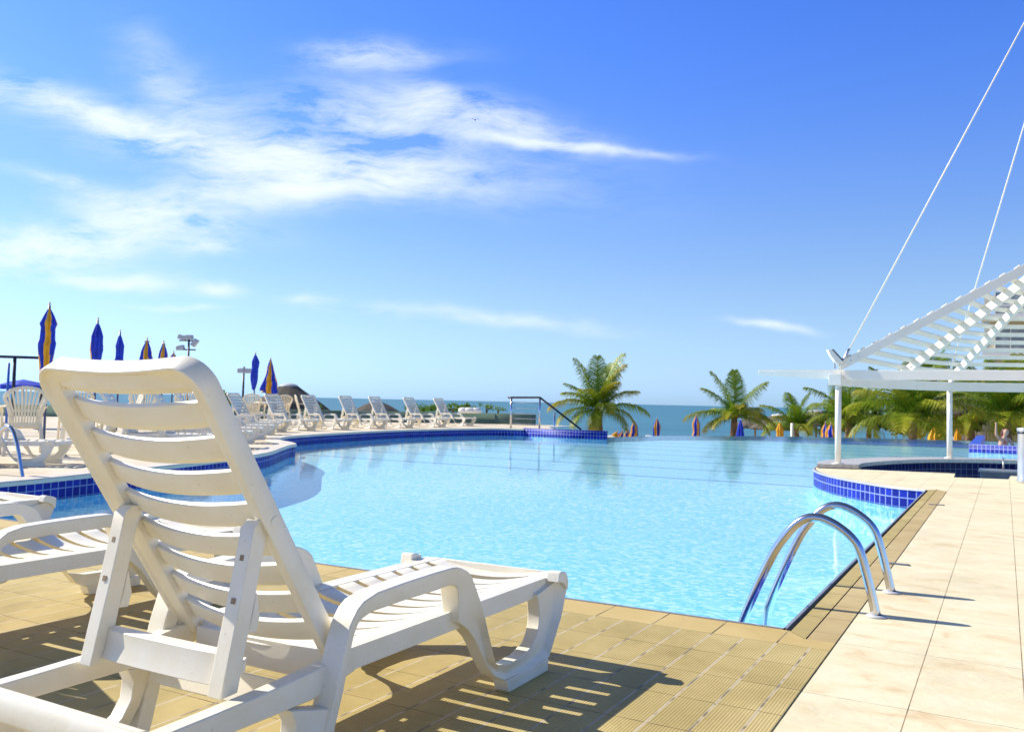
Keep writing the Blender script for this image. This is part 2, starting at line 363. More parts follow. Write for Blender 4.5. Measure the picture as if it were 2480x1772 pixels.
def pos_brick(name, stops, bw, rh, mort, morc, ox, oy, rot=0, offset=0., ribs=None, rough=.7, nscale=2.2, bumpn=.15, nstretch=(1, 1, 1), msmooth=.1, bvar=.12, wob=0., longj=None):
    """slabs in world metres; rows run along X unless rot=90"""
    m, nt, b, N, L = mat(name)
    g = N('ShaderNodeNewGeometry'); mp = N('ShaderNodeMapping'); mp.inputs['Location'].default_value = (-ox, -oy, 0)
    L(g.outputs['Position'], mp.inputs[0])
    src = mp.outputs[0]
    if rot:
        sx = N('ShaderNodeSeparateXYZ'); L(src, sx.inputs[0]); cx = N('ShaderNodeCombineXYZ'); L(sx.outputs[1], cx.inputs[0]); L(sx.outputs[0], cx.inputs[1]); src = cx.outputs[0]
    if wob:
        wn = N('ShaderNodeTexNoise'); wn.inputs['Scale'].default_value = 6; wn.inputs['Detail'].default_value = 4; L(src, wn.inputs['Vector'])
        va = N('ShaderNodeVectorMath'); va.operation = 'MULTIPLY_ADD'; L(wn.outputs['Color'], va.inputs[0]); va.inputs[1].default_value = (wob, wob, 0); L(src, va.inputs[2]); src = va.outputs[0]
    br = N('ShaderNodeTexBrick'); br.offset = offset; br.squash = 1
    for k, v in (('Scale', 1), ('Mortar Size', mort), ('Mortar Smooth', msmooth), ('Bias', 0), ('Brick Width', bw), ('Row Height', rh)): br.inputs[k].default_value = v
    br.inputs['Color1'].default_value = (0, 0, 0, 1); br.inputs['Color2'].default_value = (1, 1, 1, 1); br.inputs['Mortar'].default_value = (.5, .5, .5, 1)
    L(src, br.inputs['Vector'])
    st = N('ShaderNodeMapping'); st.inputs['Scale'].default_value = nstretch; L(g.outputs['Position'], st.inputs[0])
    n = N('ShaderNodeTexNoise'); n.inputs['Scale'].default_value = nscale; n.inputs['Detail'].default_value = 8; n.inputs['Roughness'].default_value = .6; n.inputs['Distortion'].default_value = .8; L(st.outputs[0], n.inputs['Vector'])
    ad = N('ShaderNodeMath'); ad.operation = 'MULTIPLY_ADD'; ad.inputs[1].default_value = bvar; L(br.outputs[0], ad.inputs[0]); L(n.outputs[0], ad.inputs[2])
    sb = N('ShaderNodeMath'); sb.operation = 'SUBTRACT'; sb.inputs[1].default_value = bvar / 2; L(ad.outputs[0], sb.inputs[0])
    r = ramp(nt, stops); L(sb.outputs[0], r.inputs[0])
    mx = N('ShaderNodeMixRGB'); L(br.outputs['Fac'], mx.inputs[0]); L(r.outputs[0], mx.inputs[1]); mx.inputs[2].default_value = (*morc, 1)
    # broken, soiled grout
    gn = N('ShaderNodeTexNoise'); gn.inputs['Scale'].default_value = 9; gn.inputs['Detail'].default_value = 4; L(g.outputs['Position'], gn.inputs['Vector'])
    gr = ramp(nt, [(.42, tuple(c * .35 for c in morc)), (.55, morc)]); L(gn.outputs[0], gr.inputs[0]); L(gr.outputs[0], mx.inputs[2])
    if longj:      # wide pale joints along the length of the tile rows
        b2_ = N('ShaderNodeTexBrick'); b2_.offset = 0; b2_.squash = 1
        for k, v in (('Scale', 1), ('Mortar Size', longj[0]), ('Mortar Smooth', .15), ('Bias', 0), ('Brick Width', 500), ('Row Height', rh)): b2_.inputs[k].default_value = v
        mp9 = N('ShaderNodeMapping'); mp9.inputs['Location'].default_value = (250, 0, 0); L(src, mp9.inputs[0]); L(mp9.outputs[0], b2_.inputs['Vector'])
        gr2 = ramp(nt, [(.40, tuple(c * .45 for c in longj[1])), (.50, longj[1])]); L(gn.outputs[0], gr2.inputs[0])
        m9 = N('ShaderNodeMixRGB'); L(b2_.outputs['Fac'], m9.inputs[0]); L(mx.outputs[0], m9.inputs[1]); L(gr2.outputs[0], m9.inputs[2]); mx = m9
    gd = N('ShaderNodeTexNoise'); gd.inputs['Scale'].default_value = 1.7; gd.inputs['Detail'].default_value = 9; gd.inputs['Roughness'].default_value = .72; L(g.outputs['Position'], gd.inputs['Vector'])
    gdr = ramp(nt, [(.36, (.80, .77, .72)), (.52, (1, 1, 1))]); L(gd.outputs[0], gdr.inputs[0])
    m8 = N('ShaderNodeMixRGB'); m8.blend_type = 'MULTIPLY'; m8.inputs[0].default_value = .55; L(mx.outputs[0], m8.inputs[1]); L(gdr.outputs[0], m8.inputs[2]); mx = m8
    L(mx.outputs[0], b.inputs['Base Color']); b.inputs['Roughness'].default_value = rough; b.inputs['Specular IOR Level'].default_value = .3
    bp = N('ShaderNodeBump'); bp.invert = True; bp.inputs['Strength'].default_value = .7; bp.inputs['Distance'].default_value = .004; L(br.outputs['Fac'], bp.inputs['Height'])
    last = bp
    if ribs:
        sx2 = N('ShaderNodeSeparateXYZ'); L(g.outputs['Position'], sx2.inputs[0])
        k = N('ShaderNodeMath'); k.operation = 'MULTIPLY'; k.inputs[1].default_value = 2 * math.pi / ribs; L(sx2.outputs[0], k.inputs[0])
        s2 = N('ShaderNodeMath'); s2.operation = 'SINE'; L(k.outputs[0], s2.inputs[0])
        b2 = N('ShaderNodeBump'); b2.inputs['Strength'].default_value = .28; b2.inputs['Distance'].default_value = .0013; L(s2.outputs[0], b2.inputs['Height']); L(last.outputs[0], b2.inputs['Normal']); last = b2
    b3 = N('ShaderNodeBump'); b3.inputs['Strength'].default_value = bumpn; b3.inputs['Distance'].default_value = .01
    n3 = N('ShaderNodeTexNoise'); n3.inputs['Scale'].default_value = 14; n3.inputs['Detail'].default_value = 6; n3.inputs['Distortion'].default_value = 1; L(st.outputs[0], n3.inputs['Vector'])
    L(n3.outputs[0], b3.inputs['Height']); L(last.outputs[0], b3.inputs['Normal']); L(b3.outputs[0], b.inputs['Normal'])
    return m
YT = [(.30, (.37, .285, .10)), (.5, (.47, .365, .14)), (.68, (.55, .435, .185))]
RIBTILE = pos_brick('ribbed_yellow_tile', YT, .2565, .12, .0017, (.26, .19, .08), -.611, 3.342, rot=90, ribs=.0092, nscale=1.6, bvar=.1, wob=.0025, longj=(.0042, (.54, .46, .32)))
COPING = pos_brick('yellow_coping_tile', [(.3, (.52, .38, .14)), (.7, (.62, .47, .20))], .24, .5, .003, (.30, .24, .14), -.731, 3.3, nscale=2, bumpn=.05)
STRIPTILE = pos_brick('ribbed_edge_tile', YT, .2565, .5, .003, (.40, .32, .18), -.64, 3.342, rot=90, ribs=.0092)
PLAINSTRIP = pos_brick('plain_edge_tile', [(.3, (.46, .34, .15)), (.7, (.55, .43, .21))], .2565, .5, .0025, (.33, .26, .16), -.54, 3.342, rot=90, bumpn=.04)
ST = [(.28, (.68, .51, .29)), (.42, (.775, .665, .42)), (.58, (.80, .715, .485))]
STONE = pos_brick('sandstone_slab', ST, .65, .2955, .0011, (.46, .36, .20), -.54, 2.82, rot=90, nscale=3.2, nstretch=(1.2, 2.2, 1), bumpn=.3, bvar=.05, rough=.6, longj=(.0017, (.34, .24, .12)))
STONE2 = pos_brick('pale_sandstone_slab', [(.3, (.62, .50, .33)), (.6, (.74, .66, .50))], .6, .6, .003, (.42, .34, .24), 0, 0, nscale=1.4, bumpn=.1)
CAP = simple('cream_coping_stone', (.72, .64, .50), .5, var=.08, scale=3, bump=.1)
GRANITE = simple('grey_granite', (.50, .45, .38), .35, var=.2, scale=22, bump=.05)
CONC = simple('mossy_render', (.12, .19, .13), .85, var=.2, scale=1.5, bump=.2, bscale=12, coord='Object')
SAND = simple('beach_sand', (.55, .46, .32), .9, var=.1, scale=.4)
THATCH = None

# ------------------------------------------------------------------ setting: pool, decks, sea
WZ = -.19; FZ = -.62; FS = -.34      # water level, deep floor, shallow floor
right_edge = [(-.75, 3.57), (-.75, 10.57)]
island = c2([(-.75, 10.57), (-1.1, 10.75), (-1.45, 11.15), (-1.86, 11.74), (-2.16, 12.37), (-2.34, 12.95), (-2.42, 13.45), (-2.44, 13.9)])
bar_out = c2([(-2.44, 13.9), (-2.38, 14.5), (-2.19, 15.1), (-1.88, 15.9), (-1.46, 16.52), (-.88, 17.04), (.2, 17.5), (1.8, 17.7), (5, 17.6)])
edge = c2([(4, 36.6), (1, 36.3), (-1.1, 35.9), (-2.6, 35.3), (-4.0, 34.7), (-5.4, 34.1), (-7.0, 33.1), (-8.0, 32.0), (-9.3, 30.2), (-10.2, 28.8), (-10.6, 27.3), (-10.85, 25.8), (-10.9, 24.52)])
far_wall = [(-10.4, 24.5), (-13.2, 24.5)]
left_bay = c2([(-13.2, 24.5), (-14.05, 24.0), (-14.45, 22.4), (-14.6, 20.8), (-14.55, 19.1), (-14.2, 17.0), (-13.78, 15.2), (-13.35, 14.1), (-12.6, 13.15), (-11.8, 12.62),
               (-11.28, 12.2), (-11.02, 11.75), (-10.5, 11.0), (-9.65, 9.72), (-8.95, 7.9), (-8.45, 6.14), (-8.17, 4.91), (-8.1, 3.57)])
pool = right_edge + island[1:] + bar_out[1:] + [(5, 26.3), (5, 36.6)] + edge + far_wall[0:1] + far_wall[1:] + left_bay[1:]
def expand(pts, d):     # crude outward offset from the pool's middle
    return pts
m = MB(); m.poly(pool, WZ); tag(m.build('pool_water', WATER), kind='structure')
# pool floor sheets
shelf = c2([(-8.0, 32.05), (-7.6, 31.95), (-7.3, 31.8), (-5.9, 31.7), (-3.6, 32.0), (-1, 32.5), (2, 32.8), (5, 33)])
fl = MB()
for (ya, yb, za, zb) in ((2, 11, FZ, FZ), (11, 13.4, FZ, FS)): fl.add([(-18, ya, za), (6, ya, za), (6, yb, zb), (-18, yb, zb)], [(0, 1, 2, 3)])
fl.poly([(-18, 13.4), (6, 13.4), (6, 36.6)] + edge + [(-18, 24.52)], FS)
tag(fl.build('pool_floor', POOLFLOOR), kind='structure')
fl = MB(); fl.poly(shelf + [(5, 37.2)] + [q for q in edge if q[1] > 32.2], FS + .01); tag(fl.build('pool_shelf', BLUEFLOOR), kind='structure')
# tiled walls of the basin
def basin(pts, ztop, label, name='tiled_pool_wall', z0=FZ - .02, u0=0, mt=None, thick=.12, cap=None):
    w = MB(); w.wall(pts, WZ - .03, ztop, 0, u0=u0); w.wall(pts, z0, WZ - .03, 1, u0=u0)
    return tag(w.build(name, [mt or BLUETILE, POOLWALL], recalc=False), label, 'pool wall')
basin(right_edge + island[1:], -.004, 'royal blue glazed tile pool wall curving round the sunlit corner of the bar deck')
basin(bar_out, -.002, 'blue tiled pool wall behind the curved bar counter')
basin(left_bay, -.004, 'dark blue tiled pool wall curving along the left deck under the loungers')
basin([(-8.1, 3.57), (-.75, 3.57)], -.004, 'tiled pool wall below the near coping')
w = MB(); fw_ = [(-13.2, 24.5), (-10.4, 24.5), (-10.4, 24.62), (-13.2, 24.62)]; w.wall(fw_, WZ - .03, .045, closed=True); w.wall(fw_, FZ, WZ - .03, 1, closed=True); w.poly([(-13.2, 24.5), (-10.4, 24.5), (-10.4, 24.62), (-13.2, 24.62)], .045)
tag(w.build('tiled_pool_wall', [BLUETILE, POOLWALL], recalc=False), 'straight dark blue tiled wall ending below the stair handrail', 'pool wall')
w = MB(); w.wall(edge, FZ, WZ - .012, 1); e2 = [(p[0] - .1, p[1] + .1) for p in edge]; w.wall(e2[::-1], -2.2, WZ - .012)
for i in range(len(edge) - 1):
    w.add([(*edge[i], WZ - .012), (*edge[i + 1], WZ - .012), (*e2[i + 1], WZ - .012), (*e2[i], WZ - .012)], [(0, 1, 2, 3)])
tag(w.build('overflow_wall', [BLUETILE, POOLWALL], recalc=False), 'low overflow wall along the far infinity edge of the pool', 'pool wall')
# far right blue wall with a sloping slab
w = MB(); ww = [(-.83, 26.3), (5, 26.6), (5, 26.72), (-.83, 26.42)]; w.wall(ww, WZ - .03, .0, closed=True); w.wall(ww, FZ, WZ - .03, 1, closed=True); w.poly(ww, 0)
ring = tag(w.build('tiled_pool_wall', [BLUETILE, POOLWALL], recalc=False), 'short dark blue tiled wall with white grout at the far right of the pool', 'pool wall')
w = MB(); w.add([(-.83, 26.43, -.0), (-.58, 26.44, -.0), (-.52, 30, .15), (-.72, 30, .15), (-.83, 26.43, -.7), (-.58, 26.44, -.7), (-.52, 30, -.7), (-.72, 30, -.7)],
                [(0, 1, 2, 3), (4, 7, 6, 5), (0, 4, 5, 1), (1, 5, 6, 2), (2, 6, 7, 3), (3, 7, 4, 0)])
tag(w.build('tiled_kerb', simple('blue_tile_top', (.03, .07, .55), .3)), 'flat royal blue kerb running back from the short tiled wall on the right', 'kerb')

# decks (flush sheets side by side)
d = MB(); d.poly([(-14, -3), (-.545, -3), (-.545, 3.342), (-14, 3.342)], 0); tag(d.build('ribbed_tile_deck', RIBTILE), kind='structure')
d = MB(); d.poly([(-14, 3.342), (-.545, 3.342), (-.545, 3.46), (-.655, 3.46), (-.73, 3.552), (-14, 3.552)], 0); tag(d.build('coping_strip', COPING), kind='structure')
d = MB(); d.poly([(-.722, 3.545), (-.652, 3.46), (-.652, 10.76), (-.722, 10.66)], 0); tag(d.build('edge_strip', STRIPTILE), kind='structure')
d = MB(); d.poly([(-.646, 3.46), (-.545, 3.46), (-.545, 10.55), (-.646, 10.78)], 0); tag(d.build('edge_strip', PLAINSTRIP), kind='structure')
stone = [(-.54, -3), (9, -3), (9, 14.4), (.25, 14.1), (.07, 13.95), (.04, 13.1), (-.58, 12.92), (-.6, 13.78), (-.82, 13.74), (-1.82, 13.55), (-1.84, 13.9), (-2.41, 13.9)]
inner_isl = [(p[0] + .028, p[1] + .012) for p in island[::-1]]
inner_isl = [p for p in inner_isl if p[1] < 13.85]
d = MB(); d.poly(stone + inner_isl + [(-.715, 10.66), (-.65, 10.775), (-.54, 10.55)], 0); tag(d.build('stone_deck', STONE), kind='structure')
left_poly = left_bay + [(-40, 3.57), (-40, 30.2), (-14.2, 30.2), (-14.2, 28.2), (-13.3, 26.2), (-10.95, 24.62), (-13.2, 24.62)]
left_in = [(p[0], p[1]) for p in left_bay]
d = MB(); d.poly([(-8.1, 3.57), (-40, 3.57), (-40, 30.2), (-14.2, 30.2), (-14.2, 28.2), (-12.9, 26.0), (-12.4, 24.62), (-13.2, 24.62)] + left_in[:-1], 0)
tag(d.build('pale_stone_deck', STONE2), kind='structure')
# rounded cream coping of the left deck
def coping(path, name, mt, inner, outer, z0, z1, label=None, ctg=None, kind=None):
    m = MB(); n = len(path); rows = []
    for i, p in enumerate(path):
        a = Vector((*path[max(i - 1, 0)], 0)); b = Vector((*path[min(i + 1, n - 1)], 0)); t = (b - a).normalized(); nr = Vector((t.y, -t.x, 0))
        P = Vector((*p, 0)); prof = [(outer, z1 + .0005), (outer, z1), (-inner * .6, z1 + .004), (-inner, z1 - .012), (-inner, z0), (outer * .2, z0)]
        prof = [(outer, .002), (outer - .01, z1), (-inner * .5, z1), (-inner, z1 - .014), (-inner, z0), (.0, z0)]
        rows.append([P + nr * q[0] + Vector((0, 0, q[1])) for q in prof])
    for i in range(n - 1):
        for k in range(len(prof) - 1): m.add([rows[i][k], rows[i + 1][k], rows[i + 1][k + 1], rows[i][k + 1]], [(0, 1, 2, 3)], 0, False)
    o = m.build(name, mt)
    return tag(o, label, ctg, kind=kind)
coping(left_bay, 'cream_coping', CAP, .02, .26, -.035, .014, kind='structure')
coping([(-10.4, 24.5), (-13.2, 24.5)][::-1], 'thin_coping', CAP, .0, .0, .0, .0, kind='structure') if False else None
coping(island, 'bar_edge_coping', simple('grey_edge_trim', (.42, .42, .47), .35, .2), .012, -.03 + .05, -.018, .006, kind='structure')
# metal trim and shadow channel along the near and right pool edges
t = MB(); t.box(-8.1, -.742, 3.552, 3.566, -.03, .004); t.box(-.752, -.74, 3.552, 10.6, -.03, .004); tag(t.build('edge_trim', TRIM), kind='structure')
# bar: counter ring, pit
bar_in = c2([(-1.83, 13.56), (-1.84, 14.04), (-1.7, 14.66), (-1.37, 15.56), (-.82, 16.42), (.2, 17.0), (1.8, 17.15), (5, 17.1)])
bo = c2([(-2.36, 13.3), (-2.44, 13.9), (-2.38, 14.5), (-2.19, 15.1), (-1.88, 15.9), (-1.46, 16.52), (-.88, 17.04), (.2, 17.5), (1.8, 17.7), (5, 17.6)])
bar = empty('bar_counter', (-1, 15, 0), 0, 'curved pale stone bar counter on the point of the deck, with a dark tiled front', 'bar counter')
def rel(o, par): o.parent = par; o.matrix_parent_inverse = par.matrix_basis.inverted() if False else Matrix.Translation(-par.location); return o
ring_poly = [(-2.36, 13.3), (-1.83, 13.5)] + bar_in[1:] + bo[1:][::-1]
m = MB(); m.poly(ring_poly, .062); m.poly(ring_poly, .008)
for i in range(len(ring_poly)):
    a, b = ring_poly[i], ring_poly[(i + 1) % len(ring_poly)]; m.add([(*a, .008), (*b, .008), (*b, .062), (*a, .062)], [(0, 1, 2, 3)])
rel(m.build('counter_top', GRANITE), bar)
m = MB(); ins = [(p[0] - .05, p[1] + .06) for p in bar_in]; m.wall(ins, -.95, .008); rel(m.build('counter_front', BARTILE, recalc=False), bar)
pit = MB(); pit.poly([(-1.9, 12.8), (5, 12.8), (5, 17.3), (-1.9, 17.3)], -.95); tag(pit.build('bar_floor', simple('dark_bar_floor', (.05, .05, .06), .5)), kind='structure')
pw = MB(); pw.wall([(5, 14.4), (.25, 14.1), (.07, 13.95), (.04, 13.1), (-.58, 12.92), (-.6, 13.78), (-.82, 13.74), (-1.82, 13.55)], -.95, -.003); tag(pw.build('bar_pit_wall', BARTILE, recalc=False), 'navy tiled inner wall of the sunken bar', 'pit wall')
sk = empty('bar_sink', (-.02, 14.6, .12), 0, 'dull steel sink unit standing inside the sunken bar', 'sink')
m = MB(); m.box(-.29, .2, -.22, .22, -1.07, -.12); m.build('cabinet', simple('brushed_steel', (.30, .30, .30), .35, .8), sk, bevel=.006)
m = MB(); m.box(-.31, .22, -.24, .24, -.119, -.09); m.build('worktop', simple('brushed_steel_top', (.50, .50, .48), .3, .8), sk, bevel=.004)
m = MB(); m.tube([(0, .15, -.09), (0, .15, .04), (0, .11, .08), (0, .03, .08), (0, .01, .05)], .012); m.build('tap', STEEL, sk)
# beach and sea
m = MB(); m.poly([(-400, -60), (200, -60), (200, 62), (30, 74), (-30, 80), (-60, 60), (-400, 60)], -2.25); tag(m.build('beach', SAND), kind='structure')
m = MB(); m.poly([(-40000, -3000), (40000, -3000), (40000, 40000), (-40000, 40000)], -2.9); tag(m.build('sea', SEA), kind='structure')

# ------------------------------------------------------------------ sun lounger
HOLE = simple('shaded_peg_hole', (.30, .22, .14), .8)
_c = {}
def simple_cache(k, v): return _c.setdefault(k, v)
def make_lounger():
    root = empty('sun_lounger')
    def adj(p, x):      # the side view was measured on the plane x = .315
        k = (1.585 - x) / 1.27
        return ((1 + p[0]) * k - 1, max(0, .86 - (.86 - p[1]) * k))
    # one side frame: armrest ribbon running into the dished front U, rear U, rear rail
    for s in (1, -1):
        b = MB()
        def st(A, B, xa, xb):
            b.strip(A, B, min(s * xa, s * xb), max(s * xa, s * xb))
        def web(A, B, XA, XM, XB, T):
            n = len(A); vs = []; fs = []
            for i in range(n):
                xa, xm, xb, t = XA[i], XM[i], XB[i], T[i]
                pa, pb = adj(A[i], xa), adj(B[i], xb); m_ = ((A[i][0] + B[i][0]) / 2, (A[i][1] + B[i][1]) / 2); pm = adj(m_, xm)
                for (x, p) in ((xa, pa), (xm, pm), (xb, pb), (xb - t, pb), (xa - t, pa)): vs.append((s * x, p[0], p[1]))
            for i in range(n - 1):
                for k in range(5): fs.append((i * 5 + k, i * 5 + (k + 1) % 5, (i + 1) * 5 + (k + 1) % 5, (i + 1) * 5 + k))
            fs += [tuple(range(5)), tuple((n - 1) * 5 + k for k in range(5))]
            b.add(vs, fs)
        A = [(.455, .0), (.475, .06), (.50, .149), (.525, .22), (.544, .29), (.566, .353), (.579, .371), (.592, .386), (.614, .400), (.666, .412), (.771, .417), (.90, .42), (.983, .42), (1.005, .418), (1.03, .411), (1.06, .398), (1.08, .382), (1.106, .343), (1.133, .30), (1.157, .255),
             (1.178, .205), (1.191, .178), (1.203, .15), (1.21, .133), (1.222, .113), (1.239, .104), (1.30, .092), (1.38, .094), (1.45, .112), (1.479, .142), (1.488, .17), (1.49, .198), (1.485, .22), (1.48, .244), (1.468, .262)]
        B = [(.485, .0), (.50, .05), (.525, .149), (.55, .22), (.567, .29), (.578, .325), (.585, .34), (.594, .354), (.61, .363), (.64, .371), (.771, .374), (.90, .374), (.968, .376), (.985, .374), (.997, .369), (1.006, .36), (1.011, .345), (1.015, .31), (1.017, .27), (1.06, .245),
             (1.10, .21), (1.118, .19), (1.135, .167), (1.158, .137), (1.185, .104), (1.215, .078), (1.27, .052), (1.38, .046), (1.50, .046), (1.565, .05), (1.597, .092), (1.647, .157), (1.669, .205), (1.688, .25), (1.68, .30)]
        n = len(A); lin = lambda i, a, c, u, v: u if i <= a else v if i >= c else u + (v - u) * (i - a) / (c - a)
        XA = [lin(i, 25, 30, .315, .285) for i in range(n)]
        XB = [lin(i, 15, 20, .308, .285) if i < 24 else lin(i, 24, 30, .285, .315) for i in range(n)]
        XM = [lin(i, 15, 20, .313, .286) for i in range(n)]
        web(A, B, XA, XM, XB, [lin(i, 16, 20, .058, .045) for i in range(n)])
        f0, f1, f2_, f3 = (adj(q, .30) for q in ((1.30, 0), (1.55, 0), (1.285, .0478), (1.555, .0478)))
        st([f0, f1], [f2_, f3], .252, .302)
        A = [(.035, .235), (.04, .20), (.06, .16), (.10, .10), (.15, .048), (.30, .046), (.40, .046), (.445, .056), (.478, .10), (.50, .149), (.515, .19)]
        B = [(.13, .225), (.125, .20), (.14, .16), (.165, .125), (.21, .10), (.30, .092), (.345, .098), (.375, .115), (.398, .15), (.402, .19), (.385, .222)]
        web(A, B, [.31] * 11, [.287] * 11, [.28] * 11, [.045] * 11)
        st([adj((.16, .0), .3), adj((.43, .0), .3)], [adj((.155, .0478), .3), adj((.437, .0478), .3)], .252, .30)
        # rear rail, dropping a little towards the back
        st([(.075, .252), (.20, .254), (.35, .258), (.50, .266), (.64, .284)], [(.075, .205), (.20, .205), (.35, .205), (.50, .205), (.64, .232)], .234, .2725)
        # stacking lug at the foot end
        st([adj(q, .32) for q in ((1.635, .304), (1.65, .306), (1.672, .302), (1.690, .290), (1.700, .265), (1.698, .245))], [adj(q, .32) for q in ((1.625, .272), (1.64, .272), (1.655, .268), (1.668, .262), (1.68, .25), (1.69, .240))], .270, .318)
        fr = b.build('side_frame', WHITE, root, bevel=.003, seg=2)
    # seat: skirts, margins and sagging slats
    b = MB(); ZS = .286
    for s in (1, -1):
        xs = sorted((s * .255, s * .270)); b.box(xs[0], xs[1], .62, 1.72, .234, ZS)
        xs = sorted((s * .208, s * .2548)); b.box(xs[0], xs[1], .62, 1.72, ZS - .008, ZS)
    b.box(-.250, .250, 1.7205, 1.735, .245, ZS - .002)
    b.box(-.2078, .2078, .60, .615, .205, .275)
    slots = [1.626 - .0985 * k for k in range(11)]
    edges = [1.72] + [q for q in slots if q > .68] + [.62]
    def sag(x): return .030 * (1 - (x / .208) ** 2)
    for k in range(len(edges) - 1):
        y1 = edges[k] - (.0105 if k else 0); y0 = edges[k + 1] + (.0105 if k < len(edges) - 2 else 0)
        n = 14; vs = []; fs = []
        for i in range(n + 1):
            x = -.208 + .416 * i / n; z = ZS - .001 - sag(x) * (1 if k else .75)
            for (yy, zz) in ((y0, z - .0015), (y0 + .0015, z), (y1 - .004, z), (y1, z - .004), (y1, z - .02), (y0 + .013, z - .02)): vs.append((x, yy, zz))
        for i in range(n):
            for j in range(6): fs.append((i * 6 + j, i * 6 + (j + 1) % 6, (i + 1) * 6 + (j + 1) % 6, (i + 1) * 6 + j))
        fs += [tuple(range(6)), tuple(n * 6 + j for j in range(6))]
        b.add(vs, fs)
    b.build('seat', WHITE, root, bevel=.0009, seg=1)
    # backrest
    H0 = Vector((0, .640, .275)); T0 = Vector((0, .203, .938)); U = (T0 - H0).normalized(); Ln = (T0 - H0).length
    Nn = Vector((0, -U.z, U.y)) ; Nn = -Nn if Nn.y > 0 else Nn            # rearward normal
    X = Vector((1, 0, 0))
    def bp(x, u, n): return H0 + X * (x - .011) + U * u + Nn * n
    hw = .251; rad = .062
    path = [(-hw, 0), (-hw, .2), (-hw, .45), (-hw, Ln - rad)]
    for k in range(1, 8):
        a = math.pi - k * math.pi / 16; path.append((-hw + rad + rad * math.cos(a), Ln - rad + rad * math.sin(a)))
    path += [(-hw + rad, Ln)] + [(-hw + rad + (2 * hw - 2 * rad) * k / 8, Ln - .010 * math.sin(math.pi * k / 8)) for k in range(1, 8)] + [(hw - rad, Ln)]
    for k in range(1, 8):
        a = math.pi / 2 - k * math.pi / 16; path.append((hw - rad + rad * math.cos(a), Ln - rad + rad * math.sin(a)))
    path += [(hw, Ln - rad), (hw, .45), (hw, .2), (hw, 0)]
    b = MB(); P = [Vector((p[0], p[1], 0)) for p in path]; rows = []
    for i, p in enumerate(P):
        t = (P[min(i + 1, len(P) - 1)] - P[max(i - 1, 0)]).normalized(); nr = Vector((t.y, -t.x, 0))
        rows.append([bp(*(p + nr * q[0]).xy, q[1]) for q in ((.002, .048), (0, .045), (0, .003), (.003, -.001), (.030, -.002), (.044, .006), (.044, .034), (.036, .038), (.012, .040), (.008, .048))])
    nn = len(rows[0]); vs = [v for r_ in rows for v in r_]; fs = []
    for i in range(len(rows) - 1):
        for j in range(nn): fs.append((i * nn + j, i * nn + (j + 1) % nn, (i + 1) * nn + (j + 1) % nn, (i + 1) * nn + j))
    fs += [tuple(range(nn)), tuple((len(rows) - 1) * nn + j for j in range(nn))]
    b.add(vs, fs, 0, True)
    def slat(u0, u1, bow, n0, lip=True):
        n = 16; vs = []; fs = []; w2 = hw - .042
        for i in range(n + 1):
            x = -w2 + 2 * w2 * i / n; k = 1 - (x / w2) ** 2; o = n0 + bow * k
            for (uu, q) in ((u0, o - .003), (u0 + .012, o - .003), (u0 + .014, o + .005), (u1 - .002, o + .005), (u1, o + .003), (u1, o - .009), (u0, o - .009)): vs.append(bp(x, uu, q))
        for i in range(n):
            for j in range(7): fs.append((i * 7 + j, i * 7 + (j + 1) % 7, (i + 1) * 7 + (j + 1) % 7, (i + 1) * 7 + j))
        fs += [tuple(range(7)), tuple(n * 7 + j for j in range(7))]
        b.add(vs, fs)
    slat(.7225, Ln - .02, .014, .026)
    for k in range(8): slat(.698 - .0855 * (k + 1) + .0215, .698 - .0855 * k, .028, .014)
    slat(-.03, .0135, .026, .012)
    for s in (1, -1):      # pivot bosses on the outer faces
        for uu in (.40, .03):
            c0 = bp(s * hw, uu, .024); b.tube([c0, c0 + X * s * .002], .0125, 20)
    bk = b.build('backrest', WHITE, root, bevel=.0014, seg=1)
    # prop: two notched struts and a cross plate
    b = MB()
    for s in (1, -1):
        A = [(.283, .2545), (.303, .34), (.327, .44), (.349, .54), (.358, .585), (.375, .60)]
        B = [(.328, .2575), (.348, .35), (.368, .44), (.390, .54), (.400, .58), (.395, .60)]
        xs = sorted((s * .183, s * .222)); b.strip(A, B, *xs)
        xs = sorted((s * .187, s * .218))
        b.strip([(.330, .285), (.345, .315)], [(.352, .295), (.356, .322)], *xs)
        b.strip([(.355, .37), (.368, .41), (.374, .45)], [(.380, .368), (.388, .40), (.378, .45)], *xs)
    n = 10; vs = []; fs = []
    for i in range(n + 1):
        x = -.183 + .366 * i / n; q = .008 * (1 - (x / .183) ** 4)
        for (yy, zz) in ((.310 - q, .268), (.322 - q, .300), (.325 - q, .330), (.345, .334), (.33, .268)): vs.append((x, yy, zz))
    for i in range(n):
        for j in range(5): fs.append((i * 5 + j, i * 5 + (j + 1) % 5, (i + 1) * 5 + (j + 1) % 5, (i + 1) * 5 + j))
    b.add(vs, fs + [(0, 1, 2, 3, 4), tuple(n * 5 + j for j in range(5))])
    pr = b.build('prop_stay', WHITE, root, bevel=.003)
    for s in (1, -1):
        for t_ in (.44, .525):
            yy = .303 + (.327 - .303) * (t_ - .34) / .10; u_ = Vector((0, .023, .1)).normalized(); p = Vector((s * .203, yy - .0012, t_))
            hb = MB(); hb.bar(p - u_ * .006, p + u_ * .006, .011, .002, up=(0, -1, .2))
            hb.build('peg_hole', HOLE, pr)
    b = MB(); b.strip([(.07, .20), (.07, .238), (.082, .254)], [(.115, .20), (.115, .238), (.105, .254)], -.2335, .2335); b.build('rear_bar', WHITE, root, bevel=.006)
    b = MB(); b.strip([(.475, .165), (.50, .228)], [(.487, .162), (.512, .225)], -.2335, .2335); b.build('cross_brace', WHITE, root, bevel=.003)
    return root
LG = 'white plastic sun loungers'
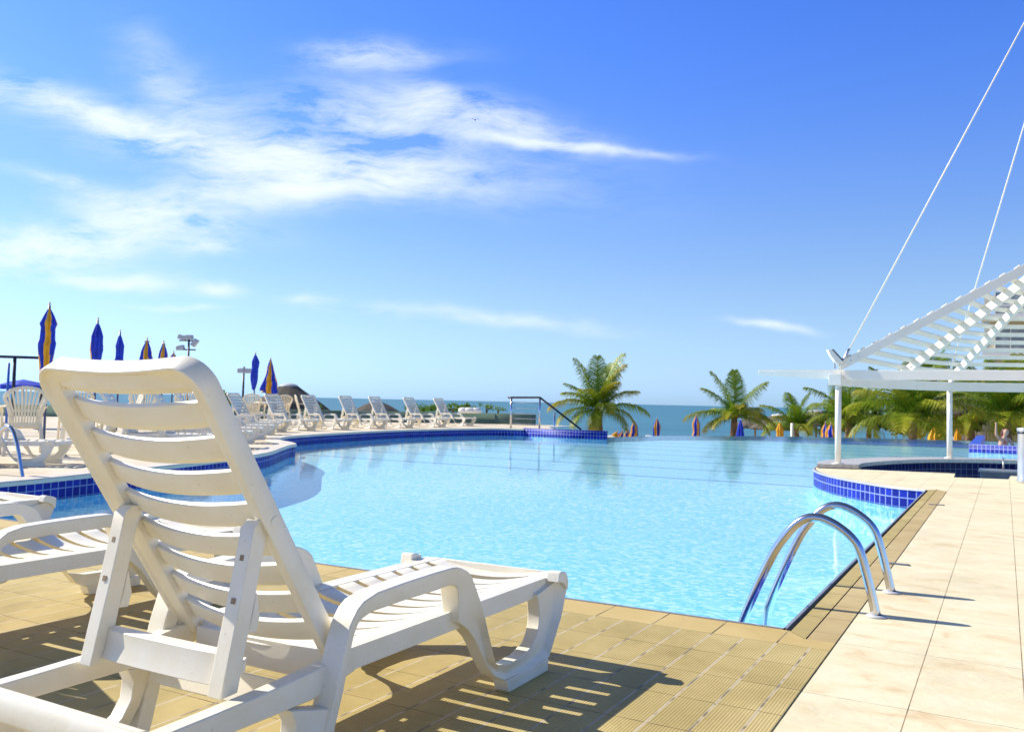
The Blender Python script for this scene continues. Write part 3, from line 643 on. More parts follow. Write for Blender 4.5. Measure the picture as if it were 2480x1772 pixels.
proto = make_lounger()
def lounger(x, y, rz, label, first=False, up=None):
    """x, y: centre of the foot end; rz: heading of the foot end in degrees from +Y, clockwise"""
    o = proto if first else copy_tree(proto)
    a = -R(rz); o.rotation_euler = (0, 0, a)
    dx, dy = -math.sin(a) * 1.7, math.cos(a) * 1.7
    o.location = (x - dx, y - dy, 0); tag(o, label, 'sun lounger', LG)
    return o
lounger(-1.585, 2.70, 0, 'large white slatted sun lounger in the foreground, seen from behind with its backrest raised', True)
lounger(-3.155, 2.83, 0, 'white sun lounger partly hidden behind the left side of the foreground one')
lounger(-4.77, 3.0, 0, 'white sun lounger at the left frame edge, only its foot end and armrest showing')
lounger(-9.73, 6.61, 90 - 37, 'white sun lounger beside the blue ladder rail on the left deck, foot end pointing right')
lounger(-10.35, 9.35, 90 - 40, 'white sun lounger through the foreground backrest, first of the far row from left')
lounger(-10.9, 10.7, 90 - 42, 'white sun lounger through the foreground backrest, second of the far row from left')
lounger(-12.0, 12.05, 90 - 42, 'white sun lounger through the foreground backrest, third of the far row from left')
lounger(-13.05, 13.4, 90 - 40, 'white sun lounger through the foreground backrest, fourth of the far row from left')
lounger(-14.35, 14.95, 90 - 36, 'white sun lounger just before the foreground backrest hides the row, fifth of the far row')
lounger(-15.35, 16.2, 90 - 12, 'white sun lounger immediately right of the foreground backrest, fan back chair behind it')
lounger(-15.65, 17.45, 90 + 4, 'white sun lounger in front of the fan back chair and two closed parasols')
for (y, lb) in ((18.8, 'white sun lounger directly in front of the big thatched sunshade'), (20.4, 'white sun lounger just right of the big thatched sunshade'),
                (21.8, 'white sun lounger in front of the smaller thatched sunshade'), (23.6, 'white sun lounger second from the right end of the far row'),
                (25.8, 'white sun lounger at the right end of the far row, by the white towel')):
    lounger(-15.65 if y < 25 else -15.95, y, 90 + 6, lb)

# ------------------------------------------------------------------ fan back plastic chair
def make_chair():
    root = empty('garden_chair')
    # front faces +y
    b = MB()
    b.strip([(-.22, .40), (-.1, .395), (.05, .40), (.18, .415), (.235, .40)], [(-.22, .41), (-.1, .405), (.05, .41), (.18, .426), (.245, .41)], -.22, .22)
    b.box(-.23, .23, .236, .25, .34, .41)
    b.build('seat', CREAM, root, bevel=.006)
    b = MB()
    def B(x, z): t = (z - .40); return Vector((x, -.235 - t * .30, z))
    arch = [(-.16, .40), (-.17, .52), (-.205, .66), (-.245, .76)] + [(-.25 * math.cos(a) , .76 + .15 * math.sin(a)) for a in [math.pi * k / 14 for k in range(1, 14)]] + [(.245, .76), (.205, .66), (.17, .52), (.16, .40)]
    for i in range(len(arch) - 1): b.bar(B(*arch[i]), B(*arch[i + 1]), .026, .045, up=(0, 0, 1) if abs(arch[i][0] - arch[i + 1][0]) > abs(arch[i][1] - arch[i + 1][1]) else (1, 0, 0))
    for k in range(-4, 5):
        x0 = k * .034; x1 = k * .054; zt = .76 + .15 * math.sqrt(max(0, 1 - (x1 / .25) ** 2)) - .01
        q = [B(x0, .42), B(x0 * 1.08, .60), B(x1, zt)]
        for a_, b_ in zip(q, q[1:]): b.bar(a_, b_, .026, .007, up=(0, 1, 0))
    b.bar(B(-.165, .60), B(.165, .60), .01, .03); b.box(-.17, .17, -.25, -.232, .38, .44)
    b.build('backrest', CREAM, root, bevel=.003, seg=1)
    for s in (1, -1):
        b = MB(); pts = [(s * .20, -.27, .66), (s * .255, -.15, .655), (s * .265, .05, .65), (s * .26, .2, .63), (s * .245, .25, .56)]
        for a_, b_ in zip(pts, pts[1:]): b.bar(a_, b_, .05, .025)
        b.build('armrest', CREAM, root, bevel=.006)
        b = MB(); b.bar((s * .245, .245, .58), (s * .235, .235, .38), .035, .05, up=(0, 1, 0)); b.bar((s * .235, .235, .40), (s * .25, .27, 0), .04, .05, up=(0, 1, 0)); b.build('leg', CREAM, root, bevel=.006)
        b = MB(); b.bar((s * .19, -.235, .42), (s * .235, -.33, 0), .045, .05, up=(0, 1, 0)); b.build('leg', CREAM, root, bevel=.006)
    return root
ch0 = make_chair(); used = [False]
def chair(x, y, rz, label, s=1.0):
    o = copy_tree(ch0) if used[0] else ch0; used[0] = True
    o.location = (x, y, 0); o.rotation_euler = (0, 0, R(rz)); o.scale = (s, s, s)
    tag(o, label, 'chair', 'cream plastic garden chairs with fan backs')
# faced away from the pool or turned to their tables
chair(-11.75, 7.35, 62, 'cream fan back chair with its whole arched back showing, behind the blue ladder rail')
chair(-12.95, 7.15, 75, 'cream fan back garden chair cut off by the left frame edge')
chair(-12.4, 9.3, 150, 'cream garden chair behind the round table, half hidden by the foreground backrest')
chair(-14.6, 10.1, 60, 'cream fan back chair between the first two far loungers, seen through the backrest slot')
chair(-15.2, 12.0, 50, 'cream fan back chair between the second and third far loungers, seen through the slot')
chair(-16.3, 13.9, 65, 'cream fan back chair between the fourth and fifth far loungers')
chair(-18.2, 18.0, 35, 'cream fan back chair standing between the two loungers right of the foreground backrest')
chair(-19.6, 20.5, 60, 'cream fan back chair half hidden in front of the big thatched sunshade')
chair(-18.6, 20.6, -40, 'white plastic chair seen from the side in front of the big thatched sunshade')
def table(x, y, label):
    t = empty('garden_table', (x, y, 0), 0, label, 'table', 'round white plastic tables')
    b = MB(); b.lathe([(0, .70), (.40, .70), (.43, .695), (.44, .68), (.44, .655), (.42, .655), (.42, .68), (0, .685)], 32); b.build('tabletop', WHITE, t)
    for k in range(4):
        a = R(45 + 90 * k); b = MB(); b.bar((.30 * math.cos(a), .30 * math.sin(a), .68), (.36 * math.cos(a), .36 * math.sin(a), 0), .05, .06, up=(math.cos(a), math.sin(a), 0)); b.build('leg', WHITE, t, bevel=.005)
table(-12.05, 8.55, 'round white plastic table beside the fan back chairs, behind the foreground backrest')
table(-18.9, 19.3, 'round white plastic table in front of the big thatched sunshade')

# ------------------------------------------------------------------ closed parasols
CB = simple('blue_canvas', (.015, .05, .52), .8, var=.25, scale=9); CYL = simple('yellow_canvas', (.78, .40, .02), .8, var=.18, scale=9)
def parasol(x, y, z0, zt, L_, wid, mode, label, seed=0, flare=0, lean=(0, 0), group='closed blue and yellow parasols'):
    rnd = random.Random(seed)
    root = empty('closed_parasol', (x, y, z0), rnd.uniform(0, 6), label, 'parasol', group)
    h = zt - z0
    b = MB(); b.tube([(0, 0, 0), (0, 0, h)], .02, 10); b.build('pole', simple_cache('pole', NAVYPOLE), root)
    n = 64; rows = 18; vs = []; cols_ = []; b = MB()
    ph = [rnd.uniform(-.35, .35) for _ in range(8)]
    for i in range(rows + 1):
        t = i / rows
        if flare: rr = wid * (.10 + .9 * t ** .9) * (1.12 if .10 < t < .24 else 1)
        else: rr = wid * (.12 + .88 * min(1, t / .26) ** .8) * (1.0 if t < .27 else (.86 + .12 * math.sin(6 * t + seed) if t < .5 else .86 * (1 - .38 * (t - .5) / .5) + .06 * math.sin(9 * t + seed)))
        z = h - .06 - L_ * t
        for k in range(n):
            a = 2 * math.pi * k / n; g = k / 8.
            fold = .58 + .42 * abs(math.cos(math.pi * (g + ph[int(g) % 8] * .5 * t)))
            fold *= 1 + .20 * math.sin(3 * a + 5 * t + seed) * t + .10 * math.sin(7 * a - 8 * t + 2 * seed) * t
            zz = z - (.03 * rnd.random() if i == rows else 0) + (.05 * math.sin(a * 2 + seed) if i == rows else 0)
            vs.append((rr * fold * math.cos(a) + .03 * math.sin(3 * t + seed) * t, rr * fold * math.sin(a), zz))
    for i in range(rows):
        for k in range(n):
            gore = ((k + (i // 3) % 2) // 8) % 2
            mi = {'stripe': gore, 'blue': 0, 'yellow': 1, 'mostblue': 1 if (k // 8) in (0,) else 0}[mode]
            b.add([vs[i * n + k], vs[i * n + (k + 1) % n], vs[(i + 1) * n + (k + 1) % n], vs[(i + 1) * n + k]], [(0, 1, 2, 3)], mi, True)
    # flap ring at the top
    for k in range(8):
        a = 2 * math.pi * k / 8; a2 = a + .5; r1, r2_ = wid * .15, wid * .5
        b.add([(0, 0, h - .035), (r1 * math.cos(a), r1 * math.sin(a), h - .05), (r1 * 1.6 * math.cos(a + .25), r1 * 1.6 * math.sin(a + .25), h - .085), (r1 * math.cos(a2), r1 * math.sin(a2), h - .05)], [(0, 1, 2, 3)], 1 if mode != 'blue' else 0)
    b.build('canopy', [CB, CYL], root)
    b = MB(); b.lathe([(0, h + .05), (.018, h + .045), (.02, h - .02), (0, h - .02)], 10); b.build('finial', PAINT, root)
    root.rotation_euler = (R(lean[0]), R(lean[1]), root.rotation_euler.z) if any(lean) else root.rotation_euler
    return root
def px(c, x, y):   # crop coordinates of the survey to photograph coordinates
    return {'c1': (x * 700 / 2273, 700 + y * 700 / 2273), 'c2': (500 + x * 700 / 2273, 800 + y * 700 / 2273), 'c3': (1200 + x * 700 / 2273, 800 + y * 700 / 2273),
            'c4': (1780 + x * 700 / 2273, 800 + y * 700 / 2273), 'c8': (1780 + x * 700 / 2273, 600 + y * 700 / 2273), 'r2': (2080 + x * 400 / 2271, 900 + y * 400 / 2271),
            'r3': (2080 + x * 400 / 2271, 620 + y * 400 / 2271)}[c]
def P(c, x, y, D): return far_at(*px(c, x, y), D)
for (cx_, cy_, D, L_, w_, md, fl_, sd_, lb) in [
    (390, 125, 16, 1.12, .15, 'stripe', 0, 3, 'tallest closed parasol at the left, orange yellow and blue stripes, beside the dark railing'),
    (770, 240, 19, 1.2, .125, 'mostblue', 0, 5, 'closed blue parasol with a thin yellow edge, second from the left'),
    (945, 335, 22, 1.2, .11, 'blue', 0, 8, 'slim all blue closed parasol, third from the left'),
    (1157, 392, 24, 1.2, .36, 'stripe', 1, 9, 'closed blue and yellow parasol rising over the middle of the foreground backrest'),
    (1287, 415, 25.5, 1.2, .33, 'stripe', 1, 12, 'closed blue and yellow parasol left of the floodlight mast'),
    (1365, 492, 29, 1.15, .2, 'stripe', 0, 13, 'closed parasol whose tip only just shows over the backrest by the floodlight mast'),
    (2010, 500, 30, 1.1, .14, 'blue', 0, 14, 'ragged all blue closed parasol behind the far loungers'),
    (2128, 545, 30.5, 1.05, .29, 'stripe', 1, 11, 'closed blue parasol with a broad yellow front panel, beside the ragged blue one')]:
    p = P('c1', cx_, cy_, D)
    parasol(p.x, p.y, 0, p.z, L_, w_, md, lb, sd_, fl_, group='closed parasols on the pool deck')
BG = -2.25
for (c, cx_, cy_, D, L_, w_, md, fl_, ln, sd_, lb) in [
    ('c3', 960, 790, 52, 1.3, .22, 'yellow', 0, (0, 28), 1, 'yellow closed parasol leaning, leftmost of the stacked cluster beside the first palm'),
    ('c3', 1003, 785, 52.5, 1.3, .22, 'stripe', 0, (0, 24), 2, 'leaning blue and yellow closed parasol, second of the cluster beside the first palm'),
    ('c3', 1045, 775, 53, 1.3, .22, 'stripe', 0, (0, 10), 3, 'blue and yellow closed parasol in the middle of the cluster beside the first palm'),
    ('c3', 1093, 706, 52, 1.7, .24, 'stripe', 0, (0, 0), 4, 'upright closed parasol, tallest of the cluster beside the first palm'),
    ('c3', 1116, 755, 52, 1.5, .24, 'stripe', 0, (0, 22), 6, 'tilted closed parasol, rightmost of the cluster beside the first palm'),
    ('c3', 1270, 688, 52, 1.8, .24, 'stripe', 0, (0, 0), 7, 'lone closed yellow and blue parasol standing against the sea'),
    ('c3', 1578, 665, 48, 1.9, .25, 'stripe', 0, (0, 0), 8, 'closed parasol under the left fronds of the second palm'),
    ('c3', 1927, 700, 46, 1.8, .42, 'blue', 1, (0, 0), 9, 'wide royal blue closed parasol right of the second palm trunk'),
    ('c4', 352, 718, 50, 1.8, .24, 'yellow', 0, (0, 0), 10, 'closed yellow parasol between the thatched sunshades'),
    ('c4', 711, 722, 50, 1.6, .24, 'stripe', 0, (0, 0), 11, 'closed parasol left of the pergola post, the darker of the pair'),
    ('c4', 755, 728, 49, 1.6, .30, 'stripe', 0, (0, 0), 12, 'closed yellow and blue parasol touching the left pergola post'),
    ('c4', 1577, 742, 46, 1.9, .34, 'yellow', 0, (0, 0), 13, 'plain yellow closed parasol just left of the right pergola post'),
    ('c4', 1750, 762, 46, 1.7, .42, 'yellow', 1, (0, 0), 14, 'plain yellow closed parasol just right of the right pergola post')]:
    p = P(c, cx_, cy_, D)
    h = p.z - BG; lx = math.tan(R(ln[1])) * h
    dirx = Vector((math.cos(YAW), math.sin(YAW), 0))
    q = p - dirx * lx; q.z = BG
    o = parasol(q.x, q.y, BG, BG + h / max(.3, math.cos(R(ln[1]))), L_, w_, md, lb, sd_, fl_, group='closed parasols on the beach terrace')
    if ln[1]: o.rotation_euler = (Matrix.Rotation(R(ln[1]), 3, Vector((-dirx.y, dirx.x, 0))) @ Matrix.Rotation(sd_, 3, 'Z')).to_euler()

# ------------------------------------------------------------------ floodlight masts, dark railing, awning
def mast(c, x, ytop, D, arms, lamps, label):
    p = P(c, x, ytop, D); r = empty('floodlight_mast', (p.x, p.y, 0), YAW, label, 'floodlight mast', 'floodlight masts behind the deck')
    s = D / F_PX * 700 / 2273 / math.cos(R(14))
    b = MB(); b.tube([(0, 0, -2), (0, 0, p.z)], .045, 10); b.build('pole', DARKMETAL, r)
    for (x0, x1, dy) in arms:
        b = MB(); z = p.z - dy * s; b.tube([(x0 * s, 0, z), (x1 * s, 0, z)], .03, 8); b.build('cross_arm', DARKMETAL, r)
    for (lx, ly, tilt) in lamps:
        b = MB(); z = p.z - ly * s; a = R(tilt)
        b.bar((lx * s - .17 * math.cos(a), 0, z - .17 * math.sin(a)), (lx * s + .17 * math.cos(a), 0, z + .17 * math.sin(a)), .22, .2)
        b.build('floodlight', LAMPGREY, r, bevel=.02)
mast('c1', 1487, 372, 42, [(-70, 70, 30), (-72, 50, 95)], [(-50, 8, -15), (0, 6, 0), (42, 45, 55), (-60, 82, 10)], 'dark floodlight mast with two cross arms and four lamps above the foreground backrest')
mast('c1', 1918, 610, 40, [(-10, 42, 28)], [(-14, 28, 5), (30, 30, 0)], 'thin floodlight mast with a pair of grey lamps left of the blue parasol')
pa, pb = P('c1', -500, 515, 21), P('c1', 345, 541, 21.5)
r = empty('deck_railing', (pa.x, pa.y, 0), 0, 'dark metal railing with glass infill at the left frame edge', 'railing')
b = MB(); b.tube([(0, 0, pa.z), (pb.x - pa.x, pb.y - pa.y, pb.z)], .03, 8); b.build('top_rail', DARKMETAL, r)
for t_ in (.715, .99):
    b = MB(); q = (pb - pa) * t_; b.tube([(q.x, q.y, 0), (q.x, q.y, pa.z + (pb.z - pa.z) * t_)], .035, 8); b.build('post', DARKMETAL, r)
p = P('c1', 70, 580, 20); b = MB(); b.tube([(p.x, p.y, 0), (p.x, p.y, p.z)], .025, 8); tag(b.build('slim_blue_pole', simple('blue_paint', (.03, .12, .5), .4)), 'slim bright blue pole beside the dark railing post', 'pole')
p = P('c1', 185, 722, 24); r = empty('open_parasol', (p.x, p.y, 0), 0, 'flat open blue canopy just behind the left fan back chair', 'parasol')
b = MB(); b.lathe([(0, p.z + .04), (.3, p.z - .02), (.55, p.z - .10), (.54, p.z - .2)], 8, smooth=False); b.build('canopy', CB, r)
b = MB(); b.tube([(0, 0, 0), (0, 0, p.z)], .025, 8); b.build('pole', PAINT, r)

# ------------------------------------------------------------------ wall behind the deck, stair railing, towel
wall_pts = [P('c2', -1400, 690, 33), P('c2', 900, 690, 33), P('c2', 2273, 690, 34), P('c3', 285, 690, 34)]
w = MB(); q = [(-24.2, 24.0), (-17.2, 29.4), (-15.45, 29.3), (-15.45, 29.6), (-17.3, 29.75), (-24.4, 24.3)]
q = [(-34.0, 15.5), (-22.2, 24.9), (-17.1, 29.4), (-15.4, 29.15), (-15.35, 29.45), (-17.2, 29.75), (-22.4, 25.2), (-34.2, 15.8)]
w.wall(q, -.02, .40, closed=True); w.poly(q, .40); gw = tag(w.build('garden_wall', CONC, recalc=False), 'low greyish green rendered wall behind the row of far loungers', 'wall')
rl = empty('stair_railing', (-13.4, 24.9, 0), 0, 'steel stair railing with black handrail sloping down beside the blue tiled wall', 'railing')
def rp(c, x, y, D): v = P(c, x, y, D); return v - Vector((-13.4, 24.9, 0))
A1 = rp('c3', 125, 527, 28.9); A2 = rp('c3', 350, 527, 28.6); A3 = rp('c3', 675, 780, 28.2); AB = rp('c3', 125, 752, 28.9)
b = MB(); b.tube([A1 - Vector((.12, 0, 0)), A1, A2, A3], .032, 10); b.build('handrail', simple('black_rail', (.012, .012, .015), .35), rl)
for q0, bot in ((A1, .0), (A2, .0)):
    b = MB(); b.tube([(q0.x, q0.y, bot), (q0.x, q0.y, q0.z)], .032, 10); b.build('post', STEEL, rl)
q3 = rp('c3', 465, 645, 28.4); b = MB(); b.tube([(q3.x, q3.y, -.4), (q3.x, q3.y, q3.z)], .03, 10); b.build('post', STEEL, rl)
for k in range(5):
    b = MB(); z = A1.z * (1 - .17 * (k + 1)) ; b.tube([(A1.x, A1.y, z), (A2.x, A2.y, z)], .011, 8); b.build('cross_rail', STEEL, rl)
p = P('c2', 2070, 640, 33); b = MB()
for (dx, dy, s_) in ((0, 0, 1), (.22, .1, .8), (-.2, -.1, .8)): b.lathe([(0, .40), (.2 * s_, .41), (.26 * s_, .47), (.24 * s_, .56), (.15 * s_, .60), (0, .61)], 14, c=(p.x + dx, p.y + dy, 0))
tag(b.build('folded_towel', PAINT), 'bundled white towel lying on the low green wall', 'towel')

# ------------------------------------------------------------------ thatched sunshades
def thatch_mat():
    m, nt, b, N, L = mat('palm_thatch')
    tc = N('ShaderNodeTexCoord'); sp = N('ShaderNodeSeparateXYZ'); L(tc.outputs['Object'], sp.inputs[0])
    at = N('ShaderNodeMath'); at.operation = 'ARCTAN2'; L(sp.outputs[1], at.inputs[0]); L(sp.outputs[0], at.inputs[1])
    cb = N('ShaderNodeCombineXYZ'); k = N('ShaderNodeMath'); k.operation = 'MULTIPLY'; k.inputs[1].default_value = 14; L(at.outputs[0], k.inputs[0]); L(k.outputs[0], cb.inputs[0]); L(sp.outputs[2], cb.inputs[1])
    n = N('ShaderNodeTexNoise'); n.inputs['Scale'].default_value = 3; n.inputs['Detail'].default_value = 8; n.inputs['Roughness'].default_value = .7; L(cb.outputs[0], n.inputs['Vector'])
    r = ramp(nt, [(.3, (.035, .03, .025)), (.55, (.13, .11, .085)), (.72, (.26, .23, .18))]); L(n.outputs[0], r.inputs[0]); L(r.outputs[0], b.inputs['Base Color']); b.inputs['Roughness'].default_value = .95
    bp = N('ShaderNodeBump'); bp.inputs['Strength'].default_value = 1; bp.inputs['Distance'].default_value = .06; L(n.outputs[0], bp.inputs['Height']); L(bp.outputs[0], b.inputs['Normal'])
    return m
THATCH = thatch_mat(); CAPM = simple('pale_cement_cap', (.52, .53, .54), .8, var=.1)
POSTM = simple('timber_post', (.38, .22, .06), .7)
def hut(c, x, y, D, rad, drop, capr, label, ground=BG, seed=0):
    p = P(c, x, y, D); rnd = random.Random(seed)
    r = empty('thatched_sunshade', (p.x, p.y, ground), rnd.random() * 6, label, 'sunshade', 'thatched sunshades'); z = p.z - ground
    ph = [rnd.random() for _ in range(80)]
    fr = lambda t, zz: 1 + (.05 * math.sin(11 * t) + .04 * math.sin(23 * t + 1)) * (1 if zz < z - drop * .8 else .25)
    b = MB(); b.lathe([(capr * .95, z - .16), (rad * .5, z - drop * .42), (rad * .78, z - drop * .72), (rad, z - drop), (rad * .96, z - drop - .12), (rad * .7, z - drop * .8), (capr, z - .3)], 64, f=fr); b.build('thatch_roof', THATCH, r)
    b = MB(); b.lathe([(0, z), (capr * .5, z - .03), (capr * .85, z - .10), (capr * 1.03, z - .20), (capr, z - .25)], 24); b.build('roof_cap', CAPM, r)
    b = MB(); b.tube([(0, 0, 0), (0, 0, z - .2)], .07, 10); b.build('post', POSTM, r)
hut('c2', 650, 413, 44, 1.95, 1.28, .47, 'big dark thatched sunshade with a pale rounded cap behind the loungers', -.5, 1)
hut('c2', 1340, 540, 50, 1.5, .82, .32, 'smaller dark thatched sunshade half hidden behind a lounger backrest', -.8, 2)
hut('c4', 160, 658, 70, 1.7, .95, .62, 'thatched sunshade right behind the second palm, leftmost of the right hand group', BG, 3)
hut('c4', 350, 652, 66, 2.0, 1.05, .62, 'thatched sunshade on a timber post above the lone yellow parasol', BG, 4)
hut('c4', 640, 620, 66, 2.0, 1.05, .62, 'thatched sunshade beside the palms left of the first pergola post', BG, 5)
hut('c4', 1740, 455, 48, 2.0, 1.2, .3, 'thatched sunshade behind the right pergola post, pale weathered side showing', BG, 6)

# ------------------------------------------------------------------ palms, shrubs
def leaf_mat(name='palm_leaf', rough=.45):
    m, nt, b, N, L = mat(name)
    at = N('ShaderNodeAttribute'); at.attribute_name = 'tint'; L(at.outputs['Color'], b.inputs['Base Color']); b.inputs['Roughness'].default_value = rough
    tr = N('ShaderNodeBsdfTranslucent'); L(at.outputs['Color'], tr.inputs[0]); mx = N('ShaderNodeMixShader'); mx.inputs[0].default_value = .35
    L(b.outputs[0], mx.inputs[1]); L(tr.outputs[0], mx.inputs[2]); L(mx.outputs[0], nt.nodes['Material Output'].inputs[0])
    return m
LEAF = leaf_mat(); TRUNK = simple('palm_trunk', (.20, .13, .07), .9, var=.4, scale=6, bump=.6, bscale=14)
G1, G2, YL = (.045, .14, .010), (.17, .34, .018), (.62, .42, .02)
def mixc(a, b, t): return tuple(x + (y - x) * t for x, y in zip(a, b))
def palm(loc, ground, fronds, label, trunk=.16, seed=0, group='young coconut palms along the beach terrace', dead=0):
    """fronds: (azimuth deg, start elevation deg, length, droop, yellow)"""
    rnd = random.Random(seed)
    r = empty('palm_tree', (loc[0], loc[1], ground), 0, label, 'palm tree', group); z = loc[2] - ground
    b = MB(); pts = []; rs = []
    for k in range(9):
        t = k / 8; pts.append((.08 * math.sin(2.2 * t + seed), .05 * math.sin(3 * t), z * t)); rs.append(trunk * (1.25 - .25 * t) * (1.0 + .06 * (k % 2)))
    b.tube(pts, rs, 12); b.build('trunk', TRUNK, r)
    b = MB(); top = Vector(pts[-1])
    for (az, el, ln, droop, yl) in fronds:
        ln *= 1.05
        a = R(az); e = R(el); d = Vector((math.cos(a), math.sin(a), 0)); p = Vector(top); seg = 16; ds = ln / seg; P_ = [Vector(p)]; T_ = []
        for k in range(seg):
            ee = e - R(droop) * (k / seg) ** 1.25; t = d * math.cos(ee) + Vector((0, 0, math.sin(ee))); T_.append(t); p = p + t * ds; P_.append(Vector(p))
        T_.append(T_[-1]); side = Vector((-d.y, d.x, 0)); base = mixc(G1, G2, rnd.random()); twist = rnd.uniform(-.5, .5)
        b.cur = mixc(mixc(G2, YL, .3), YL, yl * .6)
        ln_ = ln; b.tube(P_, [.035 * (1 - .85 * i / seg) for i in range(seg + 1)], 5, caps=False)
        n = int(44 + ln * 12)
        for i in range(n):
            t = .12 + .88 * (i / n); f = t * seg; k = min(int(f), seg - 1); q = P_[k].lerp(P_[k + 1], f - k); T = T_[k]
            up = side.cross(T).normalized(); up = -up if up.z < 0 else up
            L_ = ln * (.30 * math.sin(math.pi * min(1, t * .86 + .12)) ** .7 + .05)
            for s in (-1, 1):
                if rnd.random() < .05: continue
                fw = .35 + .5 * t + rnd.uniform(-.08, .08)
                dirn = (side * s * math.cos(twist * s * .5) + T * fw + up * (.28 - .3 * rnd.random())).normalized()
                wd = .030 + .012 * rnd.random(); c = mixc(base, G2, rnd.random() * .6); yy = yl * (t ** 1.3) * rnd.uniform(.55, 1.3); b.cur = mixc(c, YL, min(1, max(0, yy + (.25 if rnd.random() < .06 else 0))))
                m1 = q + dirn * L_ * .5 + Vector((0, 0, -.03 * L_)); tip = q + dirn * L_ * .93 + Vector((0, 0, -L_ * (.30 + .35 * rnd.random())))
                wv = T * wd
                b.add([q - wv * .5, q + wv * .5, m1 + wv * .55, m1 - wv * .55, tip], [(0, 1, 2, 3), (3, 2, 4)])
    b.build('crown', LEAF, r, weld=False, recalc=False)
    if dead:
        b = MB(); b.cur = (.6, .55, .35); b.lathe([(0, z + .75), (.12, z + .7), (.16, z + .45), (.1, z + .2), (0, z + .15)], 10, c=(top.x + .2, top.y - .25, 0)); b.build('flower_spathe', LEAF, r)
    return r
RA = 90 + 0   # camera right is azimuth about 29 deg in world terms
def fr(list_): return [(29.15 + a, e, l, d, y) for (a, e, l, d, y) in list_]   # a: 0 = to the right, 90 = away, 180 = left, 270 = towards us
# first palm: fronds read from the photograph
p = P('c3', 815, 640, 50)
palm(p, BG, fr([(0, 30, 2.9, 75, .25), (350, 22, 2.3, 95, .5), (180, 38, 2.9, 85, .75), (188, 22, 2.6, 95, .65), (20, 78, 3.5, 30, .3), (150, 74, 3.2, 25, .35), (60, 68, 3.3, 30, .5), (300, 66, 2.4, 55, .6),
                (240, 60, 2.5, 75, .5), (215, 12, 2.2, 90, .3), (325, 8, 2.2, 90, .35), (200, 50, 2.4, 60, .4), (10, 52, 2.6, 60, .7), (260, 20, 2.0, 110, .3), (285, 40, 2.4, 100, .4), (105, 40, 2.7, 70, .2), (90, 80, 3.2, 18, .2), (170, 58, 2.4, 45, .3), (250, -5, 1.7, 95, .8), (330, 75, 3.0, 38, .55)]),
     'solitary coconut palm left of the parasols, at the end of the blue wall', .2, 2, dead=1)
p = P('c3', 1870, 690, 52)
palm(p, BG, fr([(180, 75, 2.84, 30, .25), (150, 60, 2.49, 45, .3), (80, 86, 2.67, 12, .2), (10, 60, 2.75, 30, .3), (0, 22, 2.58, 85, .7), (350, 10, 2.24, 85, .6), (180, 25, 2.84, 65, .4), (190, 5, 2.06, 70, .65), (270, 60, 1.89, 95, .6), (240, 40, 1.89, 100, .6),
                (300, 45, 1.98, 100, .65), (30, 40, 2.24, 70, .4), (120, 40, 2.15, 80, .3), (210, 15, 1.89, 85, .55), (330, 35, 2.06, 90, .5)]),
     'coconut palm in the middle distance beside the wide blue parasol', .17, 5)
def std(n, ln, seed, yl=.4, up=0):
    rnd = random.Random(seed); o = []
    for k in range(n):
        t = k / n; o.append((k * 137.5 + rnd.uniform(-10, 10), 82 - 74 * t + up + rnd.uniform(-6, 6), ln * rnd.uniform(.8, 1.1), 35 + 65 * t, min(1, yl * (rnd.uniform(.3, 1) + t))))
    return o
for (c, x, y, D, n, ln, sd_, yl, lb) in [
    ('c4', 490, 770, 60, 18, 2.6, 21, .35, 'small young palm beside the white post, between the thatched sunshades'),
    ('c4', 900, 710, 54, 22, 3.0, 22, .3, 'dark green palm immediately right of the first pergola post'),
    ('c4', 1060, 700, 66, 18, 3.2, 23, .4, 'palm half hidden behind others midway between the pergola posts'),
    ('c4', 1390, 710, 42, 26, 3.0, 24, .45, 'largest leafy palm between the two pergola posts'),
    ('c4', 1560, 680, 56, 20, 3.0, 25, .35, 'palm directly behind the right pergola post'),
    ('c4', 1830, 680, 52, 20, 2.9, 26, .45, 'palm right of the second pergola post with arching fronds'),
    ('c4', 2150, 680, 44, 26, 3.2, 27, .5, 'bushy palm at the right frame edge behind the bar'),
    ('c4', 2330, 660, 50, 22, 3.2, 28, .4, 'palm cut by the right frame edge'),
    ('c8', 1560, 1010, 80, 20, 2.9, 29, .35, 'tall distant palm whose crown shows through the pergola slats'),
    ]:
    palm(P(c, x, y, D), BG, std(int(n * .8), ln * .92, sd_, yl * .8), lb, .15, sd_)
